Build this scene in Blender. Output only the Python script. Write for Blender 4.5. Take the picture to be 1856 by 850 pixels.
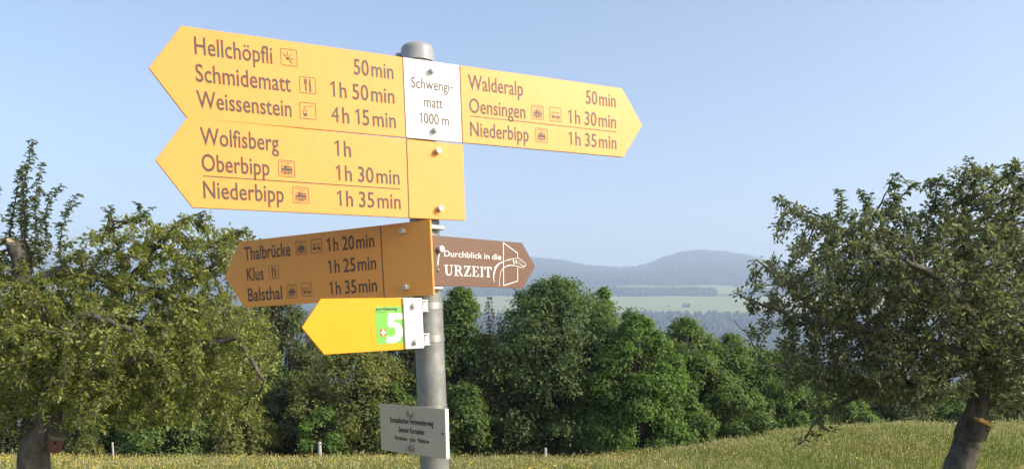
import bpy, bmesh, math, random
import numpy as np
from mathutils import Matrix, Vector

for o in list(bpy.data.objects):
    bpy.data.objects.remove(o)
SC = bpy.context.scene
COL = SC.collection
R = math.radians

# ------------------------------------------------------------------ camera
PITCH = R(-4.33)
FOCAL = 1400.0          # in pixels of the 1856 px wide photograph
CAMZ = 1.6
cam = bpy.data.cameras.new('camera')
cam.sensor_width = 36.0
cam.lens = FOCAL / 1856 * 36.0
cam.shift_y = (696 - 425) / 1856
cam.clip_start = 0.05
cam.clip_end = 30000
camo = bpy.data.objects.new('camera', cam)
COL.objects.link(camo)
camo.location = (0, 0, CAMZ)
camo.rotation_euler = (R(90) + PITCH, 0, 0)
SC.camera = camo

# ------------------------------------------------------------------ sky, sun, exposure
SUN = Vector((0.944, -0.33, 0)).normalized() * math.cos(R(31)) + Vector((0, 0, math.sin(R(31))))
world = bpy.data.worlds.new('World')
SC.world = world
world.use_nodes = True
wn = world.node_tree
sky = wn.nodes.new('ShaderNodeTexSky')
sky.sky_type = 'NISHITA'
sky.sun_disc = False
sky.sun_elevation = R(31)
sky.sun_rotation = math.atan2(SUN.x, SUN.y)
sky.altitude = 1000
sky.air_density = 1.0
sky.dust_density = 7.5
sky.ozone_density = 0.5
bg = wn.nodes['Background']
wn.links.new(sky.outputs[0], bg.inputs[0])
bg.inputs[1].default_value = 0.15
sl = bpy.data.lights.new('sun', 'SUN')
sl.energy = 2.65
sl.angle = R(0.53)
sl.color = (1.0, 0.92, 0.78)
so = bpy.data.objects.new('sun', sl)
COL.objects.link(so)
so.rotation_euler = SUN.to_track_quat('Z', 'Y').to_euler()
so.location = (30, -5, 30)
vs = SC.view_settings
vs.view_transform = 'Standard'
vs.look = 'None'
vs.gamma = 1
vs.exposure = 0.87
vs.use_curve_mapping = False
SC.render.engine = 'CYCLES'
SC.cycles.use_denoising = True
SC.cycles.max_bounces = 8
SC.cycles.transparent_max_bounces = 12
SC.cycles.volume_bounces = 1

# ------------------------------------------------------------------ helpers
rng = np.random.default_rng(7)
random.seed(7)


def at(px, py, Y):
    """world point at depth Y seen at a pixel of the photograph"""
    a = (px - 928) / FOCAL
    b = (696 - py) / FOCAL
    c, s = math.cos(PITCH), math.sin(PITCH)
    d = np.array([a, c - b * s, s + b * c])
    return np.array([0, 0, CAMZ]) + d * (Y / d[1])


def new_mat(name):
    m = bpy.data.materials.new(name)
    m.use_nodes = True
    nt = m.node_tree
    return m, nt, nt.nodes['Principled BSDF']


def N(nt, kind, **kw):
    n = nt.nodes.new(kind)
    for k, v in kw.items():
        setattr(n, k, v)
    return n


def noise(nt, scale, detail=4.0, rough=0.55, coord='Object', vec=None):
    tc = N(nt, 'ShaderNodeTexCoord')
    n = N(nt, 'ShaderNodeTexNoise')
    n.inputs['Scale'].default_value = scale
    n.inputs['Detail'].default_value = detail
    n.inputs['Roughness'].default_value = rough
    nt.links.new(vec if vec is not None else tc.outputs[coord], n.inputs['Vector'])
    return n.outputs['Fac']


def ramp(nt, fac, stops):
    r = N(nt, 'ShaderNodeValToRGB')
    el = r.color_ramp.elements
    while len(el) < len(stops):
        el.new(0.5)
    for e, (p, c) in zip(el, stops):
        e.position = p
        e.color = (*c, 1)
    nt.links.new(fac, r.inputs[0])
    return r.outputs[0]


def bump(nt, bsdf, fac, strength=0.3, dist=0.01):
    b = N(nt, 'ShaderNodeBump')
    b.inputs['Strength'].default_value = strength
    b.inputs['Distance'].default_value = dist
    nt.links.new(fac, b.inputs['Height'])
    nt.links.new(b.outputs[0], bsdf.inputs['Normal'])


def paint_mat(name, c, rough=0.45, var=0.08, scale=14, spec=0.5, grime=0.0):
    m, nt, b = new_mat(name)
    c = np.array(c)
    f = noise(nt, scale, 6, 0.6)
    lo = tuple(c * (1 - var - grime))
    mid = tuple(c * (1 - var * .4))
    col = ramp(nt, f, [(0.28, lo), (0.45, mid), (0.75, tuple(np.minimum(c * (1 + var * .4), 1)))])
    # faint run-off streaks and specks of dirt
    tc = N(nt, 'ShaderNodeTexCoord')
    mp = N(nt, 'ShaderNodeMapping')
    mp.inputs['Scale'].default_value = (60, 1, 6)
    nt.links.new(tc.outputs['Object'], mp.inputs['Vector'])
    st = ramp(nt, noise(nt, 1.0, 5, .6, vec=mp.outputs[0]), [(.30, (.965, .955, .94)), (.55, (1, 1, 1)), (1.0, (1, 1, 1))])
    sp = ramp(nt, noise(nt, 210, 2, .5), [(.20, (.45, .40, .33)), (.26, (1, 1, 1)), (1.0, (1, 1, 1))])
    for extra in (st, sp):
        mm = N(nt, 'ShaderNodeMix', data_type='RGBA', blend_type='MULTIPLY')
        mm.inputs[0].default_value = 1.0
        nt.links.new(col, mm.inputs[6])
        nt.links.new(extra, mm.inputs[7])
        col = mm.outputs[2]
    nt.links.new(col, b.inputs['Base Color'])
    f2 = noise(nt, scale * 6, 5, 0.7)
    rr = N(nt, 'ShaderNodeMapRange')
    rr.inputs['To Min'].default_value = rough - .1
    rr.inputs['To Max'].default_value = rough + .12
    nt.links.new(f2, rr.inputs['Value'])
    nt.links.new(rr.outputs[0], b.inputs['Roughness'])
    b.inputs['Specular IOR Level'].default_value = spec
    return m


def leaf_mat(name, c1, c2, trans=0.35, rough=0.5, spec=0.2, patch=0):
    m, nt, b = new_mat(name)
    g = N(nt, 'ShaderNodeNewGeometry')
    mid = tuple((np.array(c1) + np.array(c2)) / 2)
    col = ramp(nt, g.outputs['Random Per Island'], [(0.0, c1), (0.55, mid), (1.0, c2)])
    if patch:
        pc = ramp(nt, noise(nt, patch, 5, .6), [(.32, (.62, .86, .62)), (.5, (1, 1, 1)), (.68, (1.0, .9, .8))])
        mm = N(nt, 'ShaderNodeMix', data_type='RGBA', blend_type='MULTIPLY')
        mm.inputs[0].default_value = 1.0
        nt.links.new(col, mm.inputs[6])
        nt.links.new(pc, mm.inputs[7])
        col = mm.outputs[2]
    nt.links.new(col, b.inputs['Base Color'])
    b.inputs['Roughness'].default_value = rough
    b.inputs['Specular IOR Level'].default_value = spec
    t = N(nt, 'ShaderNodeBsdfTranslucent')
    hs = N(nt, 'ShaderNodeHueSaturation')
    hs.inputs['Saturation'].default_value = 1.15
    hs.inputs['Value'].default_value = 1.5
    nt.links.new(col, hs.inputs['Color'])
    nt.links.new(hs.outputs[0], t.inputs['Color'])
    mx = N(nt, 'ShaderNodeMixShader')
    mx.inputs[0].default_value = trans
    nt.links.new(b.outputs[0], mx.inputs[1])
    nt.links.new(t.outputs[0], mx.inputs[2])
    nt.links.new(mx.outputs[0], nt.nodes['Material Output'].inputs['Surface'])
    return m


def bark_mat(name, c1, c2, scale=9):
    m, nt, b = new_mat(name)
    tc = N(nt, 'ShaderNodeTexCoord')
    mp = N(nt, 'ShaderNodeMapping')
    mp.inputs['Scale'].default_value = (1, 1, 0.28)
    nt.links.new(tc.outputs['Object'], mp.inputs['Vector'])
    f = noise(nt, scale, 8, 0.7, vec=mp.outputs[0])
    col = ramp(nt, f, [(0.3, c1), (0.5, tuple((np.array(c1) + c2) / 2)), (0.72, c2)])
    nt.links.new(col, b.inputs['Base Color'])
    b.inputs['Roughness'].default_value = 0.95
    b.inputs['Specular IOR Level'].default_value = 0.15
    bump(nt, b, f, 1.0, 0.05)
    return m


def mesh_np(name, verts, faces, mats, mat_idx=None, smooth=False):
    """verts (n,3); faces: (m,k) array or list of such arrays"""
    if not isinstance(faces, list):
        faces = [faces]
    me = bpy.data.meshes.new(name)
    verts = np.asarray(verts, np.float32)
    me.vertices.add(len(verts))
    me.vertices.foreach_set('co', verts.ravel())
    loops = np.concatenate([f.ravel() for f in faces]).astype(np.int32)
    tot = np.concatenate([np.full(len(f), f.shape[1], np.int32) for f in faces])
    start = np.concatenate([[0], np.cumsum(tot)[:-1]]).astype(np.int32)
    me.loops.add(len(loops))
    me.loops.foreach_set('vertex_index', loops)
    me.polygons.add(len(tot))
    me.polygons.foreach_set('loop_start', start)
    me.polygons.foreach_set('loop_total', tot)
    for m in (mats if isinstance(mats, (list, tuple)) else [mats]):
        me.materials.append(m)
    if mat_idx is not None:
        me.polygons.foreach_set('material_index', np.asarray(mat_idx, np.int32))
    if smooth:
        me.polygons.foreach_set('use_smooth', np.ones(len(tot), bool))
    me.update(calc_edges=True)
    return me


def link(name, me, parent=None):
    o = bpy.data.objects.new(name, me)
    COL.objects.link(o)
    if parent is not None:
        o.parent = parent
    return o


def tag(o, label=None, cat=None, group=None, kind=None):
    if label:
        o['label'] = label
    if cat:
        o['category'] = cat
    if group:
        o['group'] = group
    if kind:
        o['kind'] = kind
    return o


def empty(name, loc):
    o = bpy.data.objects.new(name, None)
    o.empty_display_size = 0.1
    COL.objects.link(o)
    o.location = loc
    return o


def bm_obj(name, bm, mat, parent=None, smooth=False):
    me = bpy.data.meshes.new(name)
    bmesh.ops.recalc_face_normals(bm, faces=bm.faces)
    bm.to_mesh(me)
    bm.free()
    me.materials.append(mat)
    if smooth:
        me.polygons.foreach_set('use_smooth', np.ones(len(me.polygons), bool))
    return link(name, me, parent)


def smooth_angle(o, deg=35):
    me = o.data
    me.polygons.foreach_set('use_smooth', np.ones(len(me.polygons), bool))
    me.set_sharp_from_angle(angle=R(deg))


def sstep(a, b, x):
    t = np.clip((x - a) / (b - a), 0, 1)
    return t * t * (3 - 2 * t)


_ph = np.random.default_rng(3).uniform(0, 6.28, (40, 3))


def wob(x, y, s, k=0):
    """cheap smooth noise about -1..1 with wavelength s"""
    r = 0
    for i in range(6):
        a = _ph[(i + k * 7) % 40]
        w = 6.283 / s * (0.7 + 0.28 * i)
        r = r + np.sin(x * w * math.cos(a[0]) + y * w * math.sin(a[0]) + a[1]) / (1 + .35 * i)
    return r / 3.2


# ------------------------------------------------------------------ terrain
def ground(x, y):
    x = np.asarray(x, float)
    y = np.asarray(y, float)
    d = np.clip(y, 0, 34)
    z = -3.52 * (d / 28) ** 1.3
    z = z + 1.2 * sstep(1.5, 13.5, x) * sstep(6, 28, y)
    z = z - np.clip(y - 34, 0, None) * 0.22 - 0.004 * np.clip(y - 34, 0, 60) ** 2
    z = z + 0.05 * wob(x, y, 6.0) + 0.02 * wob(x, y, 2.1, 2)
    return z


def lanes(vals, pts):
    return np.interp(vals, [p[0] for p in pts], [p[1] for p in pts])


YP = [(40, -8), (90, -26), (200, -62), (500, -150), (900, -225), (1300, -205), (1900, -70), (2300, 10), (2420, 30),
      (2700, 62), (3060, 116), (3150, 124), (3300, 153), (3450, 172), (3600, 193), (3750, 208)]
ridge_px = [(-1200, 500), (-400, 478), (100, 466), (420, 458), (800, 462), (900, 467), (960, 471), (1010, 476), (1060, 484),
            (1110, 489), (1150, 489), (1172, 483), (1200, 471), (1240, 460), (1275, 457), (1310, 460), (1350, 466),
            (1400, 479), (1500, 492), (1700, 488), (2100, 478), (3200, 500)]
RX = np.array([at(px, py, 5000)[0] for px, py in ridge_px])
RZ = np.array([at(px, py, 5000)[2] for px, py in ridge_px])


def valley(x, y):
    base = lanes(y, YP)
    t = np.clip((y - 3750) / 1250, 0, 1)
    rz = np.interp(x * 5000 / np.clip(y, 3000, 9000), RX, RZ)
    prof = t ** 0.85 * (1 - .12 * np.sin(t * math.pi))
    m = 208 + (rz - 208) * prof
    z = np.where(y > 3750, m, base)
    z = z - np.clip(y - 5000, 0, None) * 0.12
    amp = np.clip((y - 200) / 1500, 0, 1)
    return z + amp * (7 * wob(x, y, 420, 1) + 2.5 * wob(x, y, 130, 3)) * (1 - .6 * ((y > 2380) & (y < 3100)))


def is_field(x, y):
    a = x / y
    f = (y > 2420 + 18 * wob(x, y, 300, 2)) & (y < 3062 + 22 * wob(x, y, 350, 4)) & (a > -.25) & (a < .6)
    f |= (y > 3380 - 200 * (a - .2)) & (y < 3520 + 1500 * np.clip(.05 - np.abs(a - .245), 0, .05) + 25 * wob(x, y, 250, 5)) & (a > .135) & (a < .285)
    f |= (np.abs(y - (3900 - (a - .04) * 2600)) < 55) & (a > .035) & (a < .115)
    f |= (y > 2318) & (y < 2362) & (a > .187) & (a < .228)
    f |= (y > 3062) & (y < 3250) & (a > .1775) & (a < .182)
    f |= (y > 3062) & (y < 3110) & (a > .262) & (a < .30)
    f |= (y > 3200) & (y < 3450) & (a > .262) & (a < .45)
    return f


# near meadow sheet
def grid(xs, ys, zf):
    X, Y = np.meshgrid(xs, ys)
    Z = zf(X, Y)
    v = np.stack([X, Y, Z], -1).reshape(-1, 3)
    nx, ny = len(xs), len(ys)
    i = np.arange(nx * ny).reshape(ny, nx)
    f = np.stack([i[:-1, :-1], i[:-1, 1:], i[1:, 1:], i[1:, :-1]], -1).reshape(-1, 4)
    return v, f


m_ground, nt, b = new_mat('meadow_soil')
f = noise(nt, 1.3, 8, 0.65)
nt.links.new(ramp(nt, f, [(0.3, (.09, .10, .03)), (0.55, (.15, .14, .05)), (0.75, (.2, .17, .07))]), b.inputs['Base Color'])
b.inputs['Roughness'].default_value = 1
bump(nt, b, noise(nt, 9, 6, .7), .8, .1)
xs = np.concatenate([np.linspace(-220, -40, 24)[:-1], np.linspace(-40, 40, 161), np.linspace(40, 220, 24)[1:]])
ys = np.concatenate([np.linspace(-200, -10, 20)[:-1], np.linspace(-10, 70, 161)])
v, f4 = grid(xs, ys, ground)
meadow = link('meadow', mesh_np('meadow', v, f4, m_ground, smooth=True))
tag(meadow, 'sloping hay meadow below the signpost', 'meadow', kind='structure')

# far valley and mountain
m_far, nt, b = new_mat('valley_ground')
att = N(nt, 'ShaderNodeAttribute', attribute_name='land')
f = noise(nt, .012, 8, .7)
fd = ramp(nt, f, [(0.3, (.19, .22, .075)), (0.5, (.24, .26, .09)), (0.7, (.27, .27, .11))])
fo = ramp(nt, noise(nt, .05, 8, .75), [(0.3, (.02, .032, .014)), (0.7, (.06, .08, .03))])
mx = N(nt, 'ShaderNodeMix', data_type='RGBA')
nt.links.new(att.outputs['Fac'], mx.inputs[0])
nt.links.new(fo, mx.inputs[6])
nt.links.new(fd, mx.inputs[7])
nt.links.new(mx.outputs[2], b.inputs['Base Color'])
b.inputs['Roughness'].default_value = 1
b.inputs['Specular IOR Level'].default_value = 0
xs = np.concatenate([np.linspace(-5500, -700, 90)[:-1], np.linspace(-700, 1700, 241), np.linspace(1700, 5500, 80)[1:]])
ys = np.concatenate([np.linspace(40, 400, 25)[:-1], np.linspace(400, 2200, 60)[:-1], np.linspace(2200, 3750, 156)[:-1],
                     np.linspace(3750, 5200, 70)[:-1], np.linspace(5200, 8000, 15)])
v, f4 = grid(xs, ys, valley)
me = mesh_np('valley', v, f4, m_far, smooth=True)
la = me.attributes.new('land', 'FLOAT', 'POINT')
la.data.foreach_set('value', is_field(v[:, 0], v[:, 1]).astype(np.float32))
va = link('valley_and_hills', me)
tag(va, 'wooded valley, pale fields and long mountain beyond the hedge', 'hills', kind='structure')

# far woods: individual crowns, one mass
m_wood = leaf_mat('far_wood_leaves', (.018, .032, .014), (.055, .075, .028), 0.0, 0.9, 0.0)


def wood(name, pts, hgt, label):
    n = len(pts)
    k = 6
    ang = np.arange(k) * 2 * math.pi / k
    zz = np.array([0.0, .25, .62, 1.0])
    rr = np.array([.05, .30, .24, .02])
    h = hgt * rng.uniform(.7, 1.25, n)
    wdt = h * rng.uniform(.7, 1.3, n)
    jit = rng.uniform(.75, 1.25, (n, 4, k))
    V = np.zeros((n, 4, k, 3))
    V[..., 0] = pts[:, 0][:, None, None] + wdt[:, None, None] * rr[None, :, None] * np.cos(ang) * jit
    V[..., 1] = pts[:, 1][:, None, None] + wdt[:, None, None] * rr[None, :, None] * np.sin(ang) * jit
    V[..., 2] = pts[:, 2][:, None, None] - 1 + h[:, None, None] * zz[None, :, None] * (1 + .1 * (jit - 1))
    idx = np.arange(n * 4 * k).reshape(n, 4, k)
    nx = np.roll(idx, -1, axis=2)
    F = np.stack([idx[:, :-1], nx[:, :-1], nx[:, 1:], idx[:, 1:]], -1).reshape(-1, 4)
    o = link(name, mesh_np(name, V.reshape(-1, 3), F, m_wood))
    return tag(o, label, 'woods', kind='stuff')


def scatter(n, y0, y1, a0, a1):
    y = rng.uniform(y0, y1, n)
    x = y * rng.uniform(a0, a1, n)
    return x, y


def woods_pts(n, y0, y1, a0, a1):
    x, y = scatter(n, y0, y1, a0, a1)
    k = ~is_field(x, y)
    x, y = x[k], y[k]
    return np.stack([x, y, valley(x, y)], -1)


wood('valley_wood', woods_pts(9000, 1500, 2440, -.42, .5), 20, 'hazy wood filling the valley below the pale field')
wood('field_edge_wood', np.concatenate([woods_pts(n_, 3064, 3150, a0, a1) for n_, a0, a1 in ((520, .129, .1775), (800, .182, .262), (900, -.12, .06), (500, .30, .45))]), 29, 'dark belt of woodland along the upper edge of the pale field')
wood('mountain_wood', np.concatenate([woods_pts(12000, 3560, 5020, -.42, .5), woods_pts(2500, 4900, 5020, -.42, .5)]), 22, 'blue hazy forest covering the long mountain')

# ------------------------------------------------------------------ leaves
def unit(v):
    return v / np.maximum(np.linalg.norm(v, axis=-1, keepdims=True), 1e-9)


def leaves_mesh(name, P, D, Nn, L, Wd, mat, fold=0.25, quad=False):
    """P base, D direction, Nn upper normal, L length, Wd width; one island each"""
    n = len(P)
    D = unit(D)
    S = unit(np.cross(D, Nn))
    U = np.cross(S, D)
    L = L[:, None]
    Wd = Wd[:, None]
    if quad:
        a = P
        b_ = P + D * L * .5 + S * Wd * .5 + U * Wd * fold
        c = P + D * L - U * L * .12
        d = P + D * L * .5 - S * Wd * .5 + U * Wd * fold
        V = np.stack([a, b_, c, d], 1).reshape(-1, 3)
        i = np.arange(n)[:, None] * 4
        F = np.concatenate([i + [0, 1, 2], i + [0, 2, 3]])
    else:
        a = P
        b1 = P + D * L * .33 + S * Wd * .45 + U * Wd * fold
        b2 = P + D * L * .72 + S * Wd * .36 + U * (Wd * fold - L * .04)
        c = P + D * L - U * L * .16
        d2 = P + D * L * .72 - S * Wd * .36 + U * (Wd * fold - L * .04)
        d1 = P + D * L * .33 - S * Wd * .45 + U * Wd * fold
        V = np.stack([a, b1, b2, c, d2, d1], 1).reshape(-1, 3)
        i = np.arange(n)[:, None] * 6
        F = [np.concatenate([i + [0, 1, 2, 3], i + [0, 3, 4, 5]])]
    return mesh_np(name, V, F, mat)


def rand_dir(n):
    return unit(rng.normal(size=(n, 3)))


# tubes through nodes with parents
def tube_mesh(name, P, par, rad, mat, sides=6):
    P = np.asarray(P)
    n = len(P)
    par = np.asarray(par)
    dirs = np.zeros((n, 3))
    k = par >= 0
    dirs[k] = P[k] - P[par[k]]
    for i in np.where(~k)[0]:
        ch = np.where(par == i)[0]
        dirs[i] = P[ch[0]] - P[i] if len(ch) else (0, 0, 1)
    dirs = unit(dirs)
    ref = np.where(np.abs(dirs[:, 1:2]) > .9, np.array([[1., 0, 0]]), np.array([[0, 1., 0]]))
    s = unit(np.cross(dirs, ref))
    t = np.cross(s, dirs)
    ang = np.arange(sides) * 2 * math.pi / sides
    V = P[:, None] + rad[:, None, None] * (np.cos(ang)[None, :, None] * s[:, None] + np.sin(ang)[None, :, None] * t[:, None])
    idx = np.arange(n * sides).reshape(n, sides)
    ci = np.where(k)[0]
    # child's base ring: use own radius at parent's place unless nearly as thick
    base_pos = P[par[ci]]
    br = np.minimum(rad[par[ci]], rad[ci] * 1.35)
    VB = base_pos[:, None] + br[:, None, None] * (np.cos(ang)[None, :, None] * s[ci][:, None] + np.sin(ang)[None, :, None] * t[ci][:, None])
    same = br > rad[par[ci]] * .999
    bi = (np.arange(len(ci) * sides) + n * sides).reshape(-1, sides)
    lo = np.where(same[:, None], idx[par[ci]], bi)
    hi = idx[ci]
    F = np.stack([lo, np.roll(lo, -1, 1), np.roll(hi, -1, 1), hi], -1).reshape(-1, 4)
    return mesh_np(name, np.concatenate([V.reshape(-1, 3), VB.reshape(-1, 3)]), F, mat, smooth=True)


# ------------------------------------------------------------------ hedge trees
B_DARK = bark_mat('hedge_bark', (.03, .024, .018), (.09, .075, .055))
LM = {
    'olive': leaf_mat('olive_leaves', (.115, .14, .036), (.265, .27, .085), .44),
    'mid': leaf_mat('mid_green_leaves', (.08, .135, .034), (.19, .26, .075), .44),
    'bright': leaf_mat('bright_green_leaves', (.085, .15, .03), (.19, .29, .075), .44),
    'dark': leaf_mat('dark_green_leaves', (.065, .095, .03), (.155, .18, .065), .4),
    'ash': leaf_mat('grey_green_leaves', (.075, .125, .04), (.18, .235, .08), .44),
    'dry': leaf_mat('brown_needles', (.06, .055, .03), (.14, .12, .06), .2),
}


def hedge_tree(name, px, top, hw, Y, kind, label, cat='tree', nleaf=15000, leaf=.125, low=0.03, seed=0, lean=0.0, group='trees along the hedge', clump=0.25, cone=False):
    nleaf = int(nleaf * 1.9)
    g = np.random.default_rng(100 + seed)
    x0 = at(px, 700, Y)[0]
    z0 = float(ground(x0, Y))
    zt = at(px, top, Y)[2]
    H = zt - z0
    rx = hw / FOCAL * Y * 1.25
    ry = rx * .9
    root = empty(name, (x0, Y, z0))
    # crown profile: radius fraction against height fraction
    nc = int(np.clip(100 * (H * rx) / 12, 34, 210))
    C = []
    while len(C) < nc:
        h = g.uniform(low, 1.0)
        if cone:
            rp = (1 - h) ** .9 * .95 + .03
        else:
            rp = min(1, ((1 - h) / .42) ** .55 if h > .58 else 0.9 + .1 * math.sin(min(1, h / .58) * 1.57))
            rp *= .86 if h > .9 else 1
        a = g.uniform(0, 6.283)
        q = g.uniform(.2, 1) ** .5
        cr = clump * rx * g.uniform(.6, 1.25) * (.75 if h > .8 else 1)
        rr_ = max(0, rp - cr / rx * .8)
        C.append((math.cos(a) * rr_ * q * rx + lean * h * rx, math.sin(a) * rr_ * q * ry, min(h * H, H - cr * .75), cr))
    C = np.array(C)
    wgt = C[:, 3] ** 2
    idx = g.choice(len(C), nleaf, p=wgt / wgt.sum())
    d = unit(g.normal(size=(nleaf, 3)) * [1, 1, .8])
    cc = np.array([lean * rx * .5, 0, H * .42])
    out = unit((C[idx, :3] - cc) * [1, 1, .8])
    d = unit(d + out * .55 + [0, 0, .25])
    # bumpy clump surface
    lump = 1 + .22 * np.sin(d[:, 0] * 7 + idx) * np.sin(d[:, 1] * 6 + idx * 2) + .18 * np.sin(d[:, 2] * 9 + idx * 3)
    rad = C[idx, 3] * np.clip(g.normal(.88, .15, nleaf), .1, 1.25) * lump
    P = C[idx, :3] + d * rad[:, None] * [1, 1, .85]
    nrm = unit(d * 1.0 + [0, 0, .5] + g.normal(size=(nleaf, 3)) * .34)
    # drooping leafy sprays reaching out of the clumps
    ns = int(nleaf * .42 / 22)
    sc_ = g.choice(len(C), ns)
    sd = unit(unit((C[sc_, :3] - cc) * [1, 1, .9]) * .9 + g.normal(size=(ns, 3)) * .55 + [0, 0, .35])
    sl_ = C[sc_, 3] * g.uniform(.9, 1.55, ns)
    m2 = ns * 22
    si = np.repeat(np.arange(ns), 22)
    t_ = np.tile(np.linspace(.25, 1, 22), ns) + g.normal(size=m2) * .02
    P[:m2] = C[sc_[si], :3] + sd[si] * (sl_[si] * t_)[:, None] - np.stack([0 * t_, 0 * t_, .28 * sl_[si] * t_ ** 2], -1) + g.normal(size=(m2, 3)) * (.035 + .05 * t_[:, None])
    nrm[:m2] = unit(sd[si] * .35 + [0, 0, .8] + g.normal(size=(m2, 3)) * .35)
    d[:m2] = sd[si]
    P[:, 2] = np.maximum(P[:, 2], .02 + .25 * g.random(nleaf))
    dr = unit(np.cross(nrm, g.normal(size=(nleaf, 3))) + d * .3 + [0, 0, -.45])
    L = leaf * g.uniform(.65, 1.35, nleaf)
    cm = leaves_mesh('crown', P, dr, nrm, L, L * g.uniform(.5, .72, nleaf), LM[kind], .22, quad=True)
    link('crown', cm, root)
    # trunk and limbs
    pts = [(0, 0, -.2), (lean * rx * .05, 0, H * .12), (lean * rx * .2, .02, H * .3), (lean * rx * .4, 0, H * .5), (lean * rx * .7, 0, H * .75), (lean * rx * .9, 0, H * .92)]
    par = [-1, 0, 1, 2, 3, 4]
    tr = .035 * H ** .9
    rad = [tr * 1.3, tr, tr * .8, tr * .6, tr * .32, tr * .12]
    for c in C:
        j = int(np.clip(c[2] / H * 5 - 1.2, 1, 4))
        p = np.array(pts[j])
        q = c[:3]
        m_ = (p + q) / 2 + [0, 0, -.06 * H * .3] + g.normal(size=3) * .05 * rx
        pts.append(tuple(m_)); par.append(j); rad.append(tr * .25)
        pts.append(tuple(q)); par.append(len(pts) - 2); rad.append(tr * .12)
        for _ in range(3):
            e = q + unit(g.normal(size=3) + [0, 0, .3]) * c[3] * .9
            pts.append(tuple(e)); par.append(len(pts) - 2 - _); rad.append(tr * .05)
    link('trunk', tube_mesh('trunk', np.array(pts), par, np.array(rad), B_DARK, 6), root)
    tag(root, label, cat, group)
    return root


HT = [
    # name, px, top, halfwidth, Y, kind, label, kwargs
    ('hedge_tree', 20, 560, 150, 31, 'dark', 'dark hedge tree at the far left edge, behind the left fruit tree trunk', {}),
    ('hedge_tree', 215, 590, 130, 33, 'mid', 'green hedge tree glimpsed under the middle of the left fruit tree', {}),
    ('hedge_tree', 370, 560, 120, 32, 'mid', 'hedge tree behind the right half of the left fruit tree', {}),
    ('hedge_tree', 500, 520, 85, 34, 'dark', 'dark brownish tree below the shaded yellow sign, beside the left fruit tree', {}),
    ('hedge_tree', 650, 628, 105, 30, 'olive', 'olive green sunlit tree below the yellow sign with the green sticker', {}),
    ('hedge_tree', 745, 545, 75, 36, 'dark', 'dark tree directly behind the metal post', {}),
    ('hedge_tree', 835, 526, 62, 31, 'mid', 'upright green tree just right of the metal post', dict(clump=.3)),
    ('broad_tree', 1008, 511, 132, 31, 'ash', 'largest broad crowned tree of the hedge, left of the bright green maple', dict(nleaf=30000)),
    ('maple_tree', 1152, 572, 78, 28.8, 'bright', 'bright green maple standing out in the middle of the hedge', dict(nleaf=20000)),
    ('maple_tree', 1092, 524, 46, 33, 'bright', 'bright green tree top peeping out right of the broad crowned tree', dict(nleaf=8000)),
    ('ash_tree', 1138, 560, 34, 37, 'ash', 'narrow feathery dark tree top behind the bright green maple', dict(nleaf=4500)),
    ('hedge_tree', 1238, 580, 82, 33, 'mid', 'pointed dark green tree right of the bright green maple', dict(nleaf=16000)),
    ('hedge_tree', 1322, 608, 84, 34, 'mid', 'rounded green tree below the far pale field, left of the right fruit tree', {}),
    ('hedge_tree', 1402, 642, 84, 34, 'mid', 'low green tree at the left branch tips of the right fruit tree', {}),
    ('hedge_tree', 1480, 672, 75, 37, 'dark', 'low dark tree above the drooping branch of the right fruit tree', {}),
    ('hedge_tree', 1590, 690, 75, 38, 'dark', 'dark tree seen through the middle of the right fruit tree', {}),
    ('hedge_tree', 1690, 690, 48, 36, 'bright', 'fresh green small tree left of the right fruit tree trunk', dict(nleaf=7000)),
    ('hedge_tree', 1800, 680, 80, 38, 'dark', 'dark tree right of the right fruit tree trunk', {}),
    ('hedge_tree', 1905, 670, 80, 37, 'dark', 'dark tree at the far right edge behind the meadow', {}),
]
for k_, (px_, top_) in enumerate(((440, 640), (570, 625), (690, 640), (790, 600), (880, 610), (960, 600), (1070, 610), (1190, 640), (1290, 665), (1370, 690), (1450, 710))):
    HT.append(('hedge_tree', px_, top_, 62, 39 + (k_ % 3), 'dark' if k_ % 2 else 'mid', (
        'tree of the back row behind the left end of the tall hedge', 'tree of the back row above the bright green bush', 'tree of the back row left of the post, behind the olive tree',
        'tree of the back row right behind the post', 'tree of the back row behind the thin spruce', 'tree of the back row behind the left half of the broad crowned tree',
        'tree of the back row between the broad crowned tree and the maple', 'tree of the back row behind the right side of the maple', 'tree of the back row behind the pointed dark green tree',
        'tree of the back row behind the rounded green tree', 'tree of the back row at the right end of the tall hedge')[k_], dict(nleaf=8000, leaf=.15)))
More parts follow.
